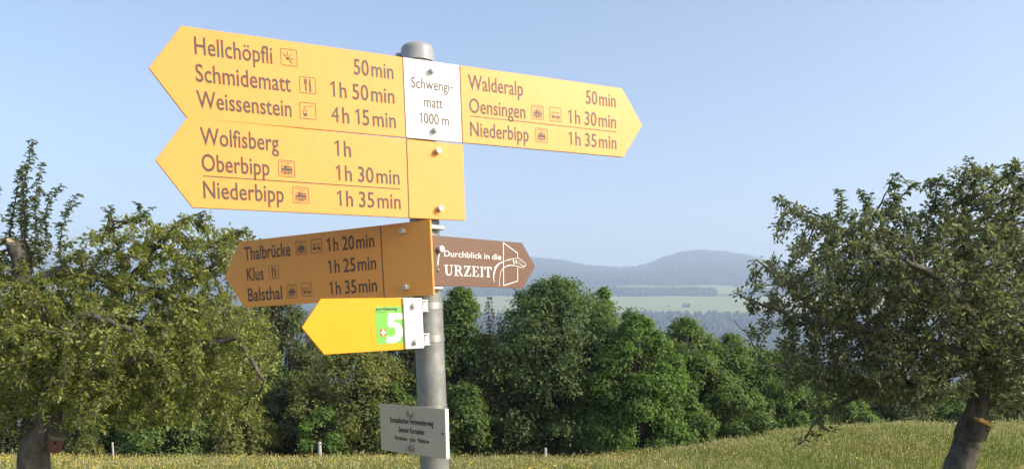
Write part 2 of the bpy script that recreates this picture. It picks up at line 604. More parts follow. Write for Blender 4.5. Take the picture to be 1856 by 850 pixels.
SH = [
    ('shrub', 590, 744, 52, 28.2, 'bright', 'bright green bush behind the pale fence post below the signs', dict(nleaf=7000, leaf=.1)),
    ('shrub', 155, 792, 24, 27.6, 'olive', 'small round bush beside the left fruit tree trunk', dict(nleaf=1800, leaf=.08)),
    ('shrub', 300, 745, 80, 29, 'mid', 'broad low bush under the middle of the left fruit tree', dict(nleaf=7000)),
    ('shrub', 440, 752, 60, 29, 'olive', 'olive bush under the right end of the left fruit tree', dict(nleaf=6000)),
    ('shrub', 705, 700, 55, 29, 'mid', 'green bush behind the grey plate on the post', dict(nleaf=6000)),
    ('shrub', 845, 690, 52, 29, 'mid', 'green bush right of the grey plate on the post', dict(nleaf=7000)),
    ('shrub', 530, 690, 65, 31, 'dark', 'dark bush left of the bright green bush below the signs', dict(nleaf=7000)),
    ('shrub', 780, 640, 50, 31.5, 'mid', 'tall green bush directly behind the lower post', dict(nleaf=7000)),
    ('shrub', 890, 640, 55, 32, 'mid', 'tall bush left of the broad crowned tree', dict(nleaf=7000)),
    ('shrub', 1280, 660, 60, 32, 'mid', 'tall bush below the gap between the two trees right of the maple', dict(nleaf=7000)),
    ('shrub', 1530, 722, 60, 35, 'mid', 'bush behind the drooping branch of the right fruit tree', dict(nleaf=6000)),
    ('shrub', 1640, 722, 60, 36, 'dark', 'bush left of the fresh green small tree', dict(nleaf=6000)),
    ('shrub', 1750, 722, 60, 36, 'dark', 'bush behind the trunk of the right fruit tree', dict(nleaf=6000)),
    ('shrub', 1850, 722, 60, 36, 'dark', 'bush at the right edge behind the meadow', dict(nleaf=6000)),
    ('shrub', 945, 690, 60, 30, 'dark', 'dark bush at the foot of the broad crowned tree', dict(nleaf=7000)),
    ('shrub', 1075, 715, 60, 29, 'mid', 'bush between the broad crowned tree and the bright green maple', dict(nleaf=7000)),
    ('shrub', 1230, 715, 60, 29.5, 'mid', 'bush right of the bright green maple at the meadow edge', dict(nleaf=7000)),
    ('shrub', 1330, 705, 60, 30.5, 'mid', 'green bush where the meadow edge starts to climb', dict(nleaf=7000)),
    ('shrub', 1430, 715, 60, 32, 'mid', 'bush at the meadow edge above the drooping branch', dict(nleaf=6000)),
]
for i, (nm, px, top, hw, Y, kd, lb, kw) in enumerate(HT):
    hedge_tree(nm, px, top, hw, Y, kd, lb, seed=i, **kw)
for i, (nm, px, top, hw, Y, kd, lb, kw) in enumerate(SH):
    hedge_tree(nm, px, top, hw, Y, kd, lb, cat='bush', seed=40 + i, low=.12, group='bushes along the hedge', **kw)


def spruce(px, top, hw, Y, label):
    g = np.random.default_rng(77)
    x0 = at(px, 700, Y)[0]
    z0 = float(ground(x0, Y))
    H = at(px, top, Y)[2] - z0
    rx = hw / FOCAL * Y
    root = empty('spruce_tree', (x0, Y, z0))
    pts, par, rad = [(0, 0, -.2)], [-1], [.09]
    lp, ld, ln = [], [], []
    nz = 46
    for k in range(1, nz + 1):
        h = k / nz
        pts.append((.03 * math.sin(h * 5), 0, h * H)); rad.append(.085 * (1 - h) + .006)
        par.append(0 if k == 1 else stem)
        stem = len(pts) - 1
        if h < .12:
            continue
        for _ in range(5):
            a = g.uniform(0, 6.283)
            L = rx * ((1 - h) ** .8 * 1.0 + .06) * g.uniform(.5, 1.15)
            prev = stem
            for t in (.35, .7, 1.0):
                pts.append((math.cos(a) * L * t, math.sin(a) * L * t, h * H + L * (.12 * t - .38 * t * t))); rad.append(.014 * (1.1 - t)); par.append(prev)
                prev = len(pts) - 1
            n = int(10 + 34 * L)
            n = int(n * (.45 if h > .55 else 1))
            t = g.uniform(.15, 1, n)
            lp.append(np.stack([math.cos(a) * L * t, math.sin(a) * L * t, h * H + L * (.12 * t - .38 * t * t)], -1) + g.normal(size=(n, 3)) * .025)
            ld.append(np.stack([np.full(n, math.cos(a)), np.full(n, math.sin(a)), np.full(n, -.45)], -1) + g.normal(size=(n, 3)) * .55)
    lp, ld = np.concatenate(lp), np.concatenate(ld)
    n = len(lp)
    L = g.uniform(.07, .13, n)
    link('crown', leaves_mesh('crown', lp, ld, unit(g.normal(size=(n, 3)) * .5 + [0, 0, 1]), L, L * .35, LM['dry'], .2, quad=True), root)
    link('trunk', tube_mesh('trunk', np.array(pts), par, np.array(rad), B_DARK, 5), root)
    tag(root, label, 'tree')


spruce(888, 540, 52, 29.5, 'thin half dead brownish spruce between the post and the broad crowned tree')


# lone trees far out on the pale field
for i, (px, py, hh, lb) in enumerate([(1242, 558, 17, 'larger lone tree on the far pale field'),
                                      (1210, 556, 9, 'small lone bush on the far pale field')]):
    y = 2730
    p = at(px, py, y)
    z = float(valley(p[0], y))
    o = wood('lone_tree', np.array([[p[0] + dx, y + dy, z] for dx, dy in ((0, 0), (7, 3), (-6, 2), (2, -5), (13, 1))[:5 - i]]), hh, lb)
    del o['kind']
    tag(o, lb, 'tree', 'lone trees on the far field')

# ------------------------------------------------------------------ fruit trees
def colonize(nodes, par, attr, step=.07, infl=.55, kill=.09, iters=70, droop=-.02, g=None):
    P = [np.array(p, float) for p in nodes]
    par = list(par)
    A = attr.copy()
    NP = np.array(P)
    d2 = ((A[:, None] - NP[None]) ** 2).sum(-1)
    near = d2.argmin(1)
    dist = np.sqrt(d2.min(1))
    for it in range(iters):
        ok = dist < (infl if it > 6 else infl * 1.6)
        if not ok.any() or len(P) > 11000:
            break
        ids = np.unique(near[ok])
        newp = []
        for j in ids:
            s = ok & (near == j)
            v = unit(A[s] - P[j]).sum(0)
            v = v / (np.linalg.norm(v) + 1e-6) + g.normal(size=3) * .22 + [0, 0, droop]
            v = v / np.linalg.norm(v)
            newp.append((j, P[j] + v * step))
        base = len(P)
        NPn = np.array([q for _, q in newp])
        for j, q in newp:
            P.append(q)
            par.append(int(j))
        dn = np.sqrt(((A[:, None] - NPn[None]) ** 2).sum(-1))
        m = dn.min(1)
        am = dn.argmin(1)
        b_ = m < dist
        near = np.where(b_, am + base, near)
        dist = np.where(b_, m, dist)
        keep = dist > kill
        A, near, dist = A[keep], near[keep], dist[keep]
        if len(A) == 0:
            break
    return np.array(P), np.array(par)


B_FRUIT = bark_mat('fruit_tree_bark', (.035, .032, .028), (.21, .19, .165), 11)
L_LEFT = leaf_mat('left_fruit_leaves', (.13, .165, .04), (.35, .36, .10), .46, .42, .5)
L_RIGHT = leaf_mat('right_fruit_leaves', (.075, .105, .04), (.27, .285, .125), .4, .38, .6)
L_SHOOT = leaf_mat('shoot_leaves', (.09, .125, .055), (.19, .23, .11), .4, .4, .5)
m_cut, nt, b = new_mat('sawn_wood')
nt.links.new(ramp(nt, noise(nt, 30, 5), [(.3, (.35, .27, .17)), (.7, (.6, .5, .35))]), b.inputs['Base Color'])


def fruit_tree(name, limbs, lobes, natt, mat, label, seed, Y=9.0, leaf=.049, per=(5, 9), shoots=(), thin=None):
    g = np.random.default_rng(seed)
    nodes, par, fixed = [], [], []
    start = {}
    for li, (src, pts) in enumerate(limbs):
        prev = -1
        if src is not None:
            q = at(src[0], src[1], Y + src[2])
            prev = int(np.argmin([np.linalg.norm(np.array(n) - q) for n in nodes]))
        w = [np.array(at(a, b_, Y + dy)) for a, b_, dy, _ in pts]
        rr = [r for *_, r in pts]
        if prev >= 0:
            w = [np.array(nodes[prev])] + w
            rr = [min(fixed[prev], rr[0] * 1.15)] + rr
        for k in range(len(w) - 1):
            n = max(2, int(np.linalg.norm(w[k + 1] - w[k]) / .09))
            for t in range(n):
                if k == 0 and t == 0:
                    if prev < 0:
                        nodes.append(w[0]); par.append(-1); fixed.append(rr[0]); prev = len(nodes) - 1
                    continue
                f_ = t / n
                nodes.append(w[k] * (1 - f_) + w[k + 1] * f_ + g.normal(size=3) * .012)
                fixed.append(rr[k] * (1 - f_) + rr[k + 1] * f_)
                par.append(prev)
                prev = len(nodes) - 1
        nodes.append(w[-1]); fixed.append(rr[-1]); par.append(prev)
    nfix = len(nodes)
    # attraction points fill the crown
    A = []
    vol = np.array([l[2] * l[3] * l[5] for l in lobes], float)
    for l, c in zip(lobes, (vol / vol.sum() * natt).astype(int)):
        d = unit(g.normal(size=(c, 3))) * g.random((c, 1)) ** (1 / 2.6)
        ctr = at(l[0], l[1], Y + l[4])
        A.append(ctr + d * [l[2] / FOCAL * Y, l[5], l[3] / FOCAL * Y])
    A = np.concatenate(A)
    if thin is not None:
        A = A[thin(A, g)]
    P, par = colonize(nodes, par, A, g=g)
    n = len(P)
    # radii
    tips = np.ones(n)
    acc = np.zeros(n)
    ch = np.zeros(n, int)
    for i in range(n):
        if par[i] >= 0:
            ch[par[i]] += 1
    r = np.zeros(n)
    for i in range(n - 1, -1, -1):
        r[i] = .0042 if acc[i] == 0 else acc[i] ** (1 / 2.3)
        if par[i] >= 0:
            acc[par[i]] += r[i] ** 2.3
    r[:nfix] = np.maximum(np.minimum(r[:nfix], np.array(fixed) * 1.2), np.array(fixed))
    r[nfix:] = np.minimum(r[nfix:], .04)
    base = at(limbs[0][1][0][0], limbs[0][1][0][1], Y)
    base[2] = float(ground(base[0], Y))
    root = empty(name, tuple(base))
    P0 = P - base
    # leaf rosettes on thin wood
    thinw = np.where((r < .011) & (np.arange(n) >= nfix))[0]
    cnt = g.integers(per[0], per[1], len(thinw))
    cnt = np.where(ch[thinw] == 0, cnt + 3, cnt)
    ii = np.repeat(thinw, cnt)
    m = len(ii)
    od = unit(g.normal(size=(m, 3)) + [0, 0, .35])
    frac = g.random((m, 1))
    pp = P0[par[ii]] * (1 - frac) + P0[ii] * frac
    tw = unit(P0[ii] - P0[par[ii]])
    B = pp + od * g.uniform(.005, .055, (m, 1))
    D = unit(od + tw * .7 + g.normal(size=(m, 3)) * .3 + [0, 0, -.12])
    Nn = unit(g.normal(size=(m, 3)) * .55 + [0, 0, 1])
    L = leaf * g.uniform(.45, 1.5, m)
    link('crown', leaves_mesh('crown', B, D, Nn, L, L * g.uniform(.45, .62, m), mat, .2), root)
    # upright shoots
    sp, spar, sr, lb_, ld, ln = [], [], [], [], [], []
    for a, b_, a2, b2, dy in shoots:
        p, q = at(a, b_, Y + dy) - base, at(a2, b2, Y + dy * .7) - base
        nn = int(np.linalg.norm(q - p) / .045) + 2
        pv = -1
        for k in range(nn):
            t = k / (nn - 1)
            c = p * (1 - t) + q * t + [.05 * math.sin(t * 3 + a), .04 * math.sin(t * 4 + b_), 0] + g.normal(size=3) * .006
            sp.append(c); spar.append(pv); sr.append(.011 * (1 - t) + .003); pv = len(sp) - 1
            for _ in range(g.integers(6, 10)):
                az = g.uniform(0, 6.28)
                lb_.append(c + g.normal(size=3) * .012)
                ld.append((math.cos(az), math.sin(az), g.uniform(-.5, .5)))
            if t < .8 and g.random() < .35:
                az = g.uniform(0, 6.28)
                e = c + np.array([math.cos(az) * .1, math.sin(az) * .1, .09]) * g.uniform(.6, 1.5) * (1 - t * .5)
                sp.append(e); spar.append(pv); sr.append(.003)
                for _ in range(11):
                    az = g.uniform(0, 6.28)
                    lb_.append(c + (e - c) * g.uniform(.2, 1) + g.normal(size=3) * .012)
                    ld.append((math.cos(az), math.sin(az), g.uniform(-.4, .5)))
    allP, allpar, allr = P0, par, r
    if sp:
        spar = np.array(spar)
        allpar = np.concatenate([par, np.where(spar >= 0, spar + n, -1)])
        allP = np.concatenate([P0, np.array(sp)])
        allr = np.concatenate([r, np.array(sr)])
        lb_, ld = np.array(lb_), np.array(ld)
        m = len(lb_)
        L = leaf * 1.35 * g.uniform(.6, 1.3, m)
        link('shoot_leaves', leaves_mesh('shoot_leaves', lb_, ld, unit(g.normal(size=(m, 3)) * .5 + [0, 0, 1]), L, L * .5, L_SHOOT, .2), root)
    link('trunk', tube_mesh('trunk', allP, allpar, allr, B_FRUIT, 8), root)
    tag(root, label, 'fruit tree', 'old fruit trees in the meadow')
    print(name, n, 'nodes', int(cnt.sum()), 'leaves')
    return root, base


left_limbs = [
    (None, [(50, 960, 0, .24), (56, 880, 0, .19), (66, 815, 0, .17), (84, 755, 0, .165), (96, 712, 0, .16), (90, 655, 0, .13), (62, 590, 0, .12), (44, 520, 0, .11), (36, 470, 0, .105), (29, 440, 0, .10)]),
    ((96, 712, 0), [(150, 690, -.15, .085), (230, 655, -.3, .07), (330, 640, -.4, .05), (430, 610, -.45, .03), (480, 690, -.45, .012)]),
    ((44, 515, 0), [(110, 493, .05, .065), (170, 500, .1, .055), (230, 515, .1, .05), (300, 540, .2, .035), (380, 545, .3, .02)]),
    ((84, 680, 0), [(20, 660, .2, .08), (-60, 630, .3, .05), (-110, 560, .3, .03)]),
    ((230, 515, .1), [(280, 450, .25, .035), (330, 400, .3, .02), (372, 382, .3, .009)]),
    ((62, 590, 0), [(150, 565, .5, .07), (250, 585, .9, .05), (370, 560, 1.0, .03)]),
    ((90, 655, 0), [(110, 600, -.5, .06), (160, 570, -.9, .04), (240, 600, -1.1, .02)]),
    ((230, 515, .1), [(215, 440, .0, .02), (200, 385, .0, .007)]),
    ((300, 540, .2), [(400, 470, .2, .02), (440, 420, .2, .008)]),
]
left_lobes = [(250, 640, 250, 110, -.1, 1.3), (100, 640, 170, 110, 0, 1.2), (330, 490, 110, 85, .2, .9), (400, 640, 105, 130, 0, 1.0),
              (40, 570, 130, 90, 0, 1.0), (240, 735, 150, 50, -.2, 1.1), (170, 540, 130, 60, .2, 1.0), (400, 740, 80, 45, 0, .8), (420, 470, 60, 65, .1, .6),
              (20, 740, 90, 40, 0, 1.0), (60, 515, 120, 45, .1, .8), (110, 470, 60, 40, .3, .4), (300, 440, 120, 55, .2, .7), (200, 460, 90, 50, .1, .6), (-40, 480, 60, 90, 0, .7)]
root_l, base_l = fruit_tree('fruit_tree', left_limbs, left_lobes, 5600, L_LEFT,
                            'old fruit tree with a sawn off limb and upright shoots at the left', 11, per=(9, 15), leaf=.045,
                            shoots=[(48, 480, 52, 256, 0), (30, 450, 20, 318, .1), (72, 480, 78, 300, -.05), (85, 430, 108, 335, .05), (-10, 480, 0, 340, 0),
                                    (110, 480, 138, 352, 0), (60, 470, 38, 300, .15), (200, 430, 192, 375, 0), (205, 420, 268, 380, 0), (285, 440, 258, 372, .2),
                                    (360, 420, 372, 390, .2), (395, 440, 440, 415, .2)])
# sawn end of the cut limb
bm = bmesh.new()
bmesh.ops.create_cone(bm, cap_ends=True, segments=12, radius1=.1, radius2=.098, depth=.03)
cut = bm_obj('sawn_end', bm, m_cut, root_l)
cut.location = Vector(at(29, 440, 9.0) - base_l)
cut.rotation_euler = (R(14), R(24), 0)

right_limbs = [
    (None, [(1712, 985, 0, .2), (1736, 860, 0, .165), (1752, 795, 0, .145), (1770, 735, 0, .125), (1782, 685, 0, .115), (1778, 600, 0, .095), (1760, 500, 0, .08), (1750, 420, 0, .045), (1742, 350, 0, .015)]),
    ((1776, 650, 0), [(1700, 630, -.2, .075), (1600, 600, -.35, .055), (1500, 590, -.4, .04), (1420, 565, -.4, .022), (1340, 535, -.4, .008)]),
    ((1776, 600, 0), [(1650, 520, .3, .06), (1560, 440, .4, .035), (1500, 400, .4, .012)]),
    ((1778, 660, 0), [(1680, 690, .2, .06), (1570, 710, .3, .04), (1490, 750, .3, .02), (1450, 805, .3, .008)]),
    ((1778, 680, 0), [(1840, 620, -.2, .07), (1930, 570, -.3, .05), (2010, 560, -.3, .02)]),
    ((1760, 500, 0), [(1830, 400, .2, .04), (1850, 330, .2, .012)]),
    ((1776, 620, 0), [(1750, 560, -.6, .06), (1700, 500, -1.0, .04), (1640, 470, -1.2, .02)]),
    ((1776, 600, 0), [(1800, 540, .7, .05), (1760, 460, 1.1, .03), (1700, 430, 1.2, .015)]),
    ((1500, 590, -.4), [(1430, 520, -.4, .018), (1370, 470, -.4, .007)]),
    ((1560, 440, .4), [(1480, 390, .4, .01), (1420, 362, .4, .004)]),
    ((1560, 440, .4), [(1590, 380, .4, .012), (1625, 318, .4, .005)]),
    ((1600, 600, -.35), [(1480, 660, -.5, .015), (1390, 660, -.5, .006), (1330, 580, -.5, .004)]),
    ((1570, 710, .3), [(1520, 690, .1, .012), (1440, 680, 0, .006)]),
]
right_lobes = [(1690, 540, 200, 150, 0, 1.4), (1510, 520, 120, 110, -.1, 1.0), (1790, 410, 130, 100, 0, 1.1), (1560, 430, 110, 60, .2, .8),
               (1870, 600, 130, 140, 0, 1.2), (1430, 590, 90, 60, -.3, .5), (1505, 735, 45, 60, .3, .35), (1630, 680, 120, 60, 0, 1.1), (1390, 520, 60, 50, -.3, .4),
               (1450, 400, 50, 35, .3, .4), (1760, 330, 60, 35, 0, .5), (1840, 710, 70, 45, 0, .8), (1460, 790, 30, 22, .3, .2), (1590, 690, 130, 45, .1, .9), (1825, 680, 60, 60, -.3, .6), (1845, 670, 75, 75, -.6, .6), (1560, 640, 140, 75, 0, 1.0), (1480, 680, 70, 45, 0, .6)]
root_r, base_r = fruit_tree('fruit_tree', right_limbs, right_lobes, 6800, L_RIGHT,
                            'dark spreading fruit tree with a drooping branch at the right', 23, per=(7, 11),
                            shoots=[(1620, 400, 1617, 318, .3), (1600, 400, 1660, 330, .3), (1760, 360, 1757, 288, 0), (1790, 370, 1800, 320, .1), (1830, 350, 1832, 298, .2),
                                    (1700, 380, 1702, 320, 0), (1490, 420, 1412, 358, .3), (1570, 400, 1560, 345, .3), (1520, 400, 1518, 345, .2), (1850, 360, 1868, 310, 0)])

# ------------------------------------------------------------------ nest boxes
def plank_mat(name, c1, c2):
    m, nt, b = new_mat(name)
    nt.links.new(ramp(nt, noise(nt, 22, 6, .7), [(.3, c1), (.7, c2)]), b.inputs['Base Color'])
    b.inputs['Roughness'].default_value = .85
    bump(nt, b, noise(nt, 60, 4), .3, .004)
    return m


m_boxd = plank_mat('weathered_box', (.05, .04, .032), (.13, .1, .08))
m_boxr = plank_mat('reddish_box', (.10, .045, .035), (.2, .10, .08))
m_moss = plank_mat('mossy_roof', (.16, .09, .02), (.42, .27, .07))
m_roof = plank_mat('weathered_roof', (.09, .075, .05), (.2, .17, .11))
m_hole, nt, b = new_mat('dark_opening')
b.inputs['Base Color'].default_value = (.004, .004, .004, 1)
m_steel, nt, b = new_mat('bolt_steel')
b.inputs['Base Color'].default_value = (.58, .56, .52, 1)
b.inputs['Metallic'].default_value = .3
b.inputs['Roughness'].default_value = .42


m_dull, nt, b = new_mat('dull_zinc')
b.inputs['Base Color'].default_value = (.27, .25, .21, 1)
b.inputs['Metallic'].default_value = .3
b.inputs['Roughness'].default_value = .5
m_strap, nt, b = new_mat('strap_steel')
b.inputs['Base Color'].default_value = (.42, .42, .41, 1)
b.inputs['Metallic'].default_value = .75
b.inputs['Roughness'].default_value = .35


def lathe(prof, seg=24):
    bm = bmesh.new()
    rings = []
    for r_, z_ in prof:
        rings.append([bm.verts.new((r_ * math.cos(2 * math.pi * i / seg), r_ * math.sin(2 * math.pi * i / seg), z_)) for i in range(seg)])
    for a, b_ in zip(rings[:-1], rings[1:]):
        for i in range(seg):
            bm.faces.new((a[i], a[(i + 1) % seg], b_[(i + 1) % seg], b_[i]))
    bm.faces.new(rings[0][::-1])
    bm.faces.new(rings[-1])
    return bm


def nest_box(loc, tilt, body, roof, label, s=1.0):
    root = empty('nest_box', loc)
    root.rotation_euler = (0, tilt, R(-25))
    root.scale = (s, s, s)
    o = bm_obj('body', lathe([(.078, -.11), (.083, -.10), (.092, .09), (.09, .105)], 20), body, root)
    smooth_angle(o)
    bm = lathe([(.112, .098), (.12, .104), (.118, .122), (.10, .135), (.05, .142)], 20)
    for v_ in bm.verts:
        v_.co.z += .012 * math.sin(v_.co.x * 60) * math.sin(v_.co.y * 47) * (v_.co.z > .12)
    o = bm_obj('roof', bm, roof, root)
    smooth_angle(o)
    bm = bmesh.new()
    bmesh.ops.create_cone(bm, cap_ends=True, segments=16, radius1=.018, radius2=.018, depth=.012)
    o = bm_obj('entrance_hole', bm, m_hole, root)
    o.location = (.062, -.062, .045)
    o.rotation_euler = (R(90), 0, R(45))
    bm = bmesh.new()
    bmesh.ops.create_cube(bm, size=1)
    o = bm_obj('front_rim', bm, body, root)
    o.scale = (.02, .012, .17)
    o.location = (.085, -.02, 0)
    bm = bmesh.new()
    bmesh.ops.create_cube(bm, size=1)
    o = bm_obj('hanger', bm, m_boxd, root)
    o.scale = (.012, .02, .10)
    o.location = (-.098, 0, .05)
    tag(root, label, 'nest box', 'nest boxes on the fruit trees')


p = at(1774, 781, 8.82)
nest_box(tuple(p), R(20), m_boxd, m_moss, 'round nest box with a mossy orange lid on the right fruit tree trunk')
p = at(101, 803, 8.84)
nest_box(tuple(p), R(24), m_boxr, m_roof, 'reddish round nest box with a grey lid on the left fruit tree trunk', .85)

# ------------------------------------------------------------------ fence posts
m_fpw = plank_mat('pale_post_wood', (.3, .29, .26), (.55, .53, .48))
m_fpb = plank_mat('brown_post_wood', (.12, .09, .06), (.25, .2, .14))


def fence_post(px, top, wpx, Y, mat, label):
    x, _, zt = at(px, top, Y)
    z0 = float(ground(x, Y)) - .1
    h = zt - z0
    w = wpx / FOCAL * Y / 2
    bm = lathe([(w * 1.02, 0), (w, h * .5), (w * .97, h - w * .35), (w * .62, h)], 10)
    for v_ in bm.verts:
        v_.co.x += v_.co.z * random.uniform(-.004, .004)
    o = bm_obj('fence_post', bm, mat)
    smooth_angle(o, 40)
    o.location = (x, Y, z0)
    o.rotation_euler = (R(random.uniform(-2, 2)), R(random.uniform(-2, 2)), random.random())
    tag(o, label, 'fence post', 'fence posts along the meadow edge')


fence_post(580, 800, 6.5, 27, m_fpw, 'pale fence post in front of the bright green bush')
fence_post(566, 804, 2.5, 27, m_fpb, 'thin brown stake beside the pale fence post left of the signs')
fence_post(205, 801, 3.5, 27, m_fpw, 'slim grey fence post under the left fruit tree')
fence_post(989, 811, 5.5, 27.2, m_fpw, 'short white topped fence post under the broad crowned tree')
fence_post(1278, 782, 2.5, 29, m_fpb, 'thin brown stake at the edge of the climbing meadow')

# ------------------------------------------------------------------ signpost
SIGNS = {  # x, y, z, yaw, roll of each sign's frame (its post side), fitted from the photograph
    'A': (-.1850, 1.5299, 2.0363, 28.16, .18), 'B': (-.1798, 1.5324, 1.8839, 28.54, .59),
    'C': (-.1748, 1.5533, 1.7350, -26.85, -.56), 'D': (-.1746, 1.5506, 1.7301, 41.3, 1.14),
    'E': (-.1704, 1.5333, 1.6056, 40.19, -.35), 'F': (-.1630, 1.5461, 1.3854, -38.53, 1.16)}
SCALE = {'C': .988, 'D': .990, 'F': .993}     # true size against the nominal panel size
for _k, _s in SCALE.items():
    _x, _y, _z, *_r = SIGNS[_k]
    SIGNS[_k] = (_x * _s, _y * _s, CAMZ + (_z - CAMZ) * _s, *_r)
LEANX, LEANY = R(-1.93), R(.2)


def axis(z):
    return Vector((-.1702 + math.tan(LEANX) * (z - 1.6), 1.5857 - math.tan(LEANY) * (z - 1.6), z))


LEAN = Matrix.Rotation(LEANY, 3, 'X') @ Matrix.Rotation(LEANX, 3, 'Y')

m_galv, nt, b = new_mat('galvanised_steel')
f = noise(nt, 26, 6, .65)
nt.links.new(ramp(nt, f, [(.3, (.17, .175, .17)), (.5, (.24, .245, .235)), (.7, (.33, .33, .32))]), b.inputs['Base Color'])
b.inputs['Metallic'].default_value = .35
b.inputs['Roughness'].default_value = .5
bump(nt, b, noise(nt, 140, 3), .12, .001)
m_cap, nt, b = new_mat('cap_plastic')
b.inputs['Base Color'].default_value = (.30, .30, .31, 1)
b.inputs['Roughness'].default_value = .4
m_yel = paint_mat('yellow_enamel', (.85, .365, .07), .42, .05, 9)
m_yel2 = paint_mat('fresh_yellow_enamel', (.86, .345, .006), .5, .04, 9, spec=.3)
m_white = paint_mat('white_enamel', (.80, .80, .77), .42, .03, 12)
m_brown = paint_mat('brown_enamel', (.132, .063, .034), .42, .07, 16)
m_ink = paint_mat('dark_brown_print', (.105, .068, .048), .5, .05, 40)
m_inkthin = paint_mat('grey_brown_print', (.14, .11, .08), .5, .05, 40)
m_wprint = paint_mat('white_print', (.80, .79, .76), .45, .03, 30)
m_grey = paint_mat('grey_aluminium_plate', (.50, .455, .335), .5, .08, 20, grime=.06)
m_black = paint_mat('black_print', (.02, .02, .018), .5, .05, 40)
m_green = paint_mat('green_sticker', (.14, .46, .06), .4, .04, 30)
m_red = paint_mat('red_print', (.62, .10, .04), .4, .04, 30)
m_alu = paint_mat('white_bracket', (.76, .75, .72), .4, .1, 60, grime=.05)
m_edge = paint_mat('panel_edge', (.75, .46, .16), .5, .05, 30)

pb = axis(0)
pb.z = float(ground(pb.x, pb.y)) - .25
pb = axis(pb.z)
post = empty('sign_post', pb)
post.rotation_euler = LEAN.to_euler()
TOP = 2.139 - pb.z
o = bm_obj('tube', lathe([(.0298, 0), (.0298, .8), (.0298, 1.4), (.0298, TOP)], 40), m_galv, post)
smooth_angle(o)
o = bm_obj('cap', lathe([(.0334, TOP - .017), (.0336, TOP - .014), (.0330, TOP - .013), (.0330, TOP + .005), (.0320, TOP + .011), (.028, TOP + .0155), (.017, TOP + .0185), (.004, TOP + .019)], 40), m_cap, post)
smooth_angle(o, 50)
bm = bmesh.new()
bmesh.ops.create_cube(bm, size=1)
bmesh.ops.bevel(bm, geom=bm.edges[:], offset=.1, segments=2, affect='EDGES')
o = bm_obj('cap_screw', bm, m_cap, post)
o.scale = (.009, .009, .012)
o.location = (-.0375, -.004, TOP - .004)
tag(post, 'grey galvanised steel signpost tube with a domed plastic cap', 'post')

# clamp bands on the post
def band(z, parent, h=.012, r_=.0316):
    bm = lathe([(r_, z - h / 2), (r_ + .0008, z - h / 2 + .001), (r_ + .0008, z + h / 2 - .001), (r_, z + h / 2)], 40)
    o = bm_obj('clamp_band', bm, m_strap, parent)
    smooth_angle(o)
    return o


def prism(poly, y0, y1, mat, name, parent, bev=.0006):
    bm = bmesh.new()
    a = [bm.verts.new((u, y0, v_)) for u, v_ in poly]
    c = [bm.verts.new((u, y1, v_)) for u, v_ in poly]
    bm.faces.new(a)
    bm.faces.new(c[::-1])
    n = len(poly)
    for i in range(n):
        bm.faces.new((a[i], c[i], c[(i + 1) % n], a[(i + 1) % n]))
    bmesh.ops.recalc_face_normals(bm, faces=bm.faces)
    if bev:
        bmesh.ops.bevel(bm, geom=bm.edges[:], offset=bev, segments=1, affect='EDGES')
    return bm_obj(name, bm, mat, parent)


def rectp(u0, u1, v0, v1):
    return [(u0, v0), (u1, v0), (u1, v1), (u0, v1)]


# ---- lettering
_font = bpy.data.curves.new('font_probe', 'FONT')
_fo = bpy.data.objects.new('font_probe', _font)
COL.objects.link(_fo)
_cache = {}


def probe(body, off):
    _font.body = body
    _font.offset = off
    _font.resolution_u = 4
    bpy.context.view_layer.update()
    me = _fo.to_mesh()
    v_ = np.array([q.co[:2] for q in me.vertices]).reshape(-1, 2)
    fc = [tuple(p_.vertices) for p_ in me.polygons]
    _fo.to_mesh_clear()
    return v_, fc


def glyph(ch, off):
    key = (ch, off)
    if key in _cache:
        return _cache[key]
    if ch == ' ':
        r_ = (np.zeros((0, 2)), [], .24)
    elif ch == '|':
        r_ = (np.zeros((0, 2)), [], .09)
    elif ch == '1':
        s = .058 + off
        v_ = np.array([(.27 - s, 0), (.27 + s * .55, 0), (.27 + s * .55, .69), (.27 - s * .6, .69), (.05, .575), (.08 + s * .2, .575 - 1.35 * s), (.27 - s, .585)])
        r_ = (v_, [(0, 1, 2, 6), (2, 3, 6), (3, 4, 5, 6)], .44)
    elif ch == '-':
        v_ = np.array([(.03, .24), (.30, .24), (.30, .33), (.03, .33)])
        r_ = (v_, [(0, 1, 2, 3)], .34)
    else:
        v_, fc = probe(ch, 0 if ch == '4' else off)
        w3, _ = probe('H' + ch + 'H', 0)
        w2, _ = probe('HH', 0)
        r_ = (v_, fc, (w3[:, 0].max() - w2[:, 0].max()) + off)
    _cache[key] = r_
    return r_


def lettering(text, u0, u1, v0, cap, mat, parent, off=.011, name='lettering', y=-.0005):
    V, F, x, n = [], [], 0.0, 0
    for ch in text:
        gv, gf, adv = glyph(ch, off)
        if len(gv):
            V.append(gv + [x, 0])
            F += [tuple(i + n for i in f_) for f_ in gf]
            n += len(gv)
        x += adv
    V = np.concatenate(V)
    lo, hi = V[:, 0].min(), V[:, 0].max()
    W = np.zeros((len(V), 3))
    W[:, 0] = u0 + (V[:, 0] - lo) / (hi - lo) * (u1 - u0)
    W[:, 1] = y
    W[:, 2] = v0 + V[:, 1] / .69 * cap
    me = bpy.data.meshes.new(name)
    me.from_pydata(W.tolist(), [], F)
    me.materials.append(mat)
    return link(name, me, parent)


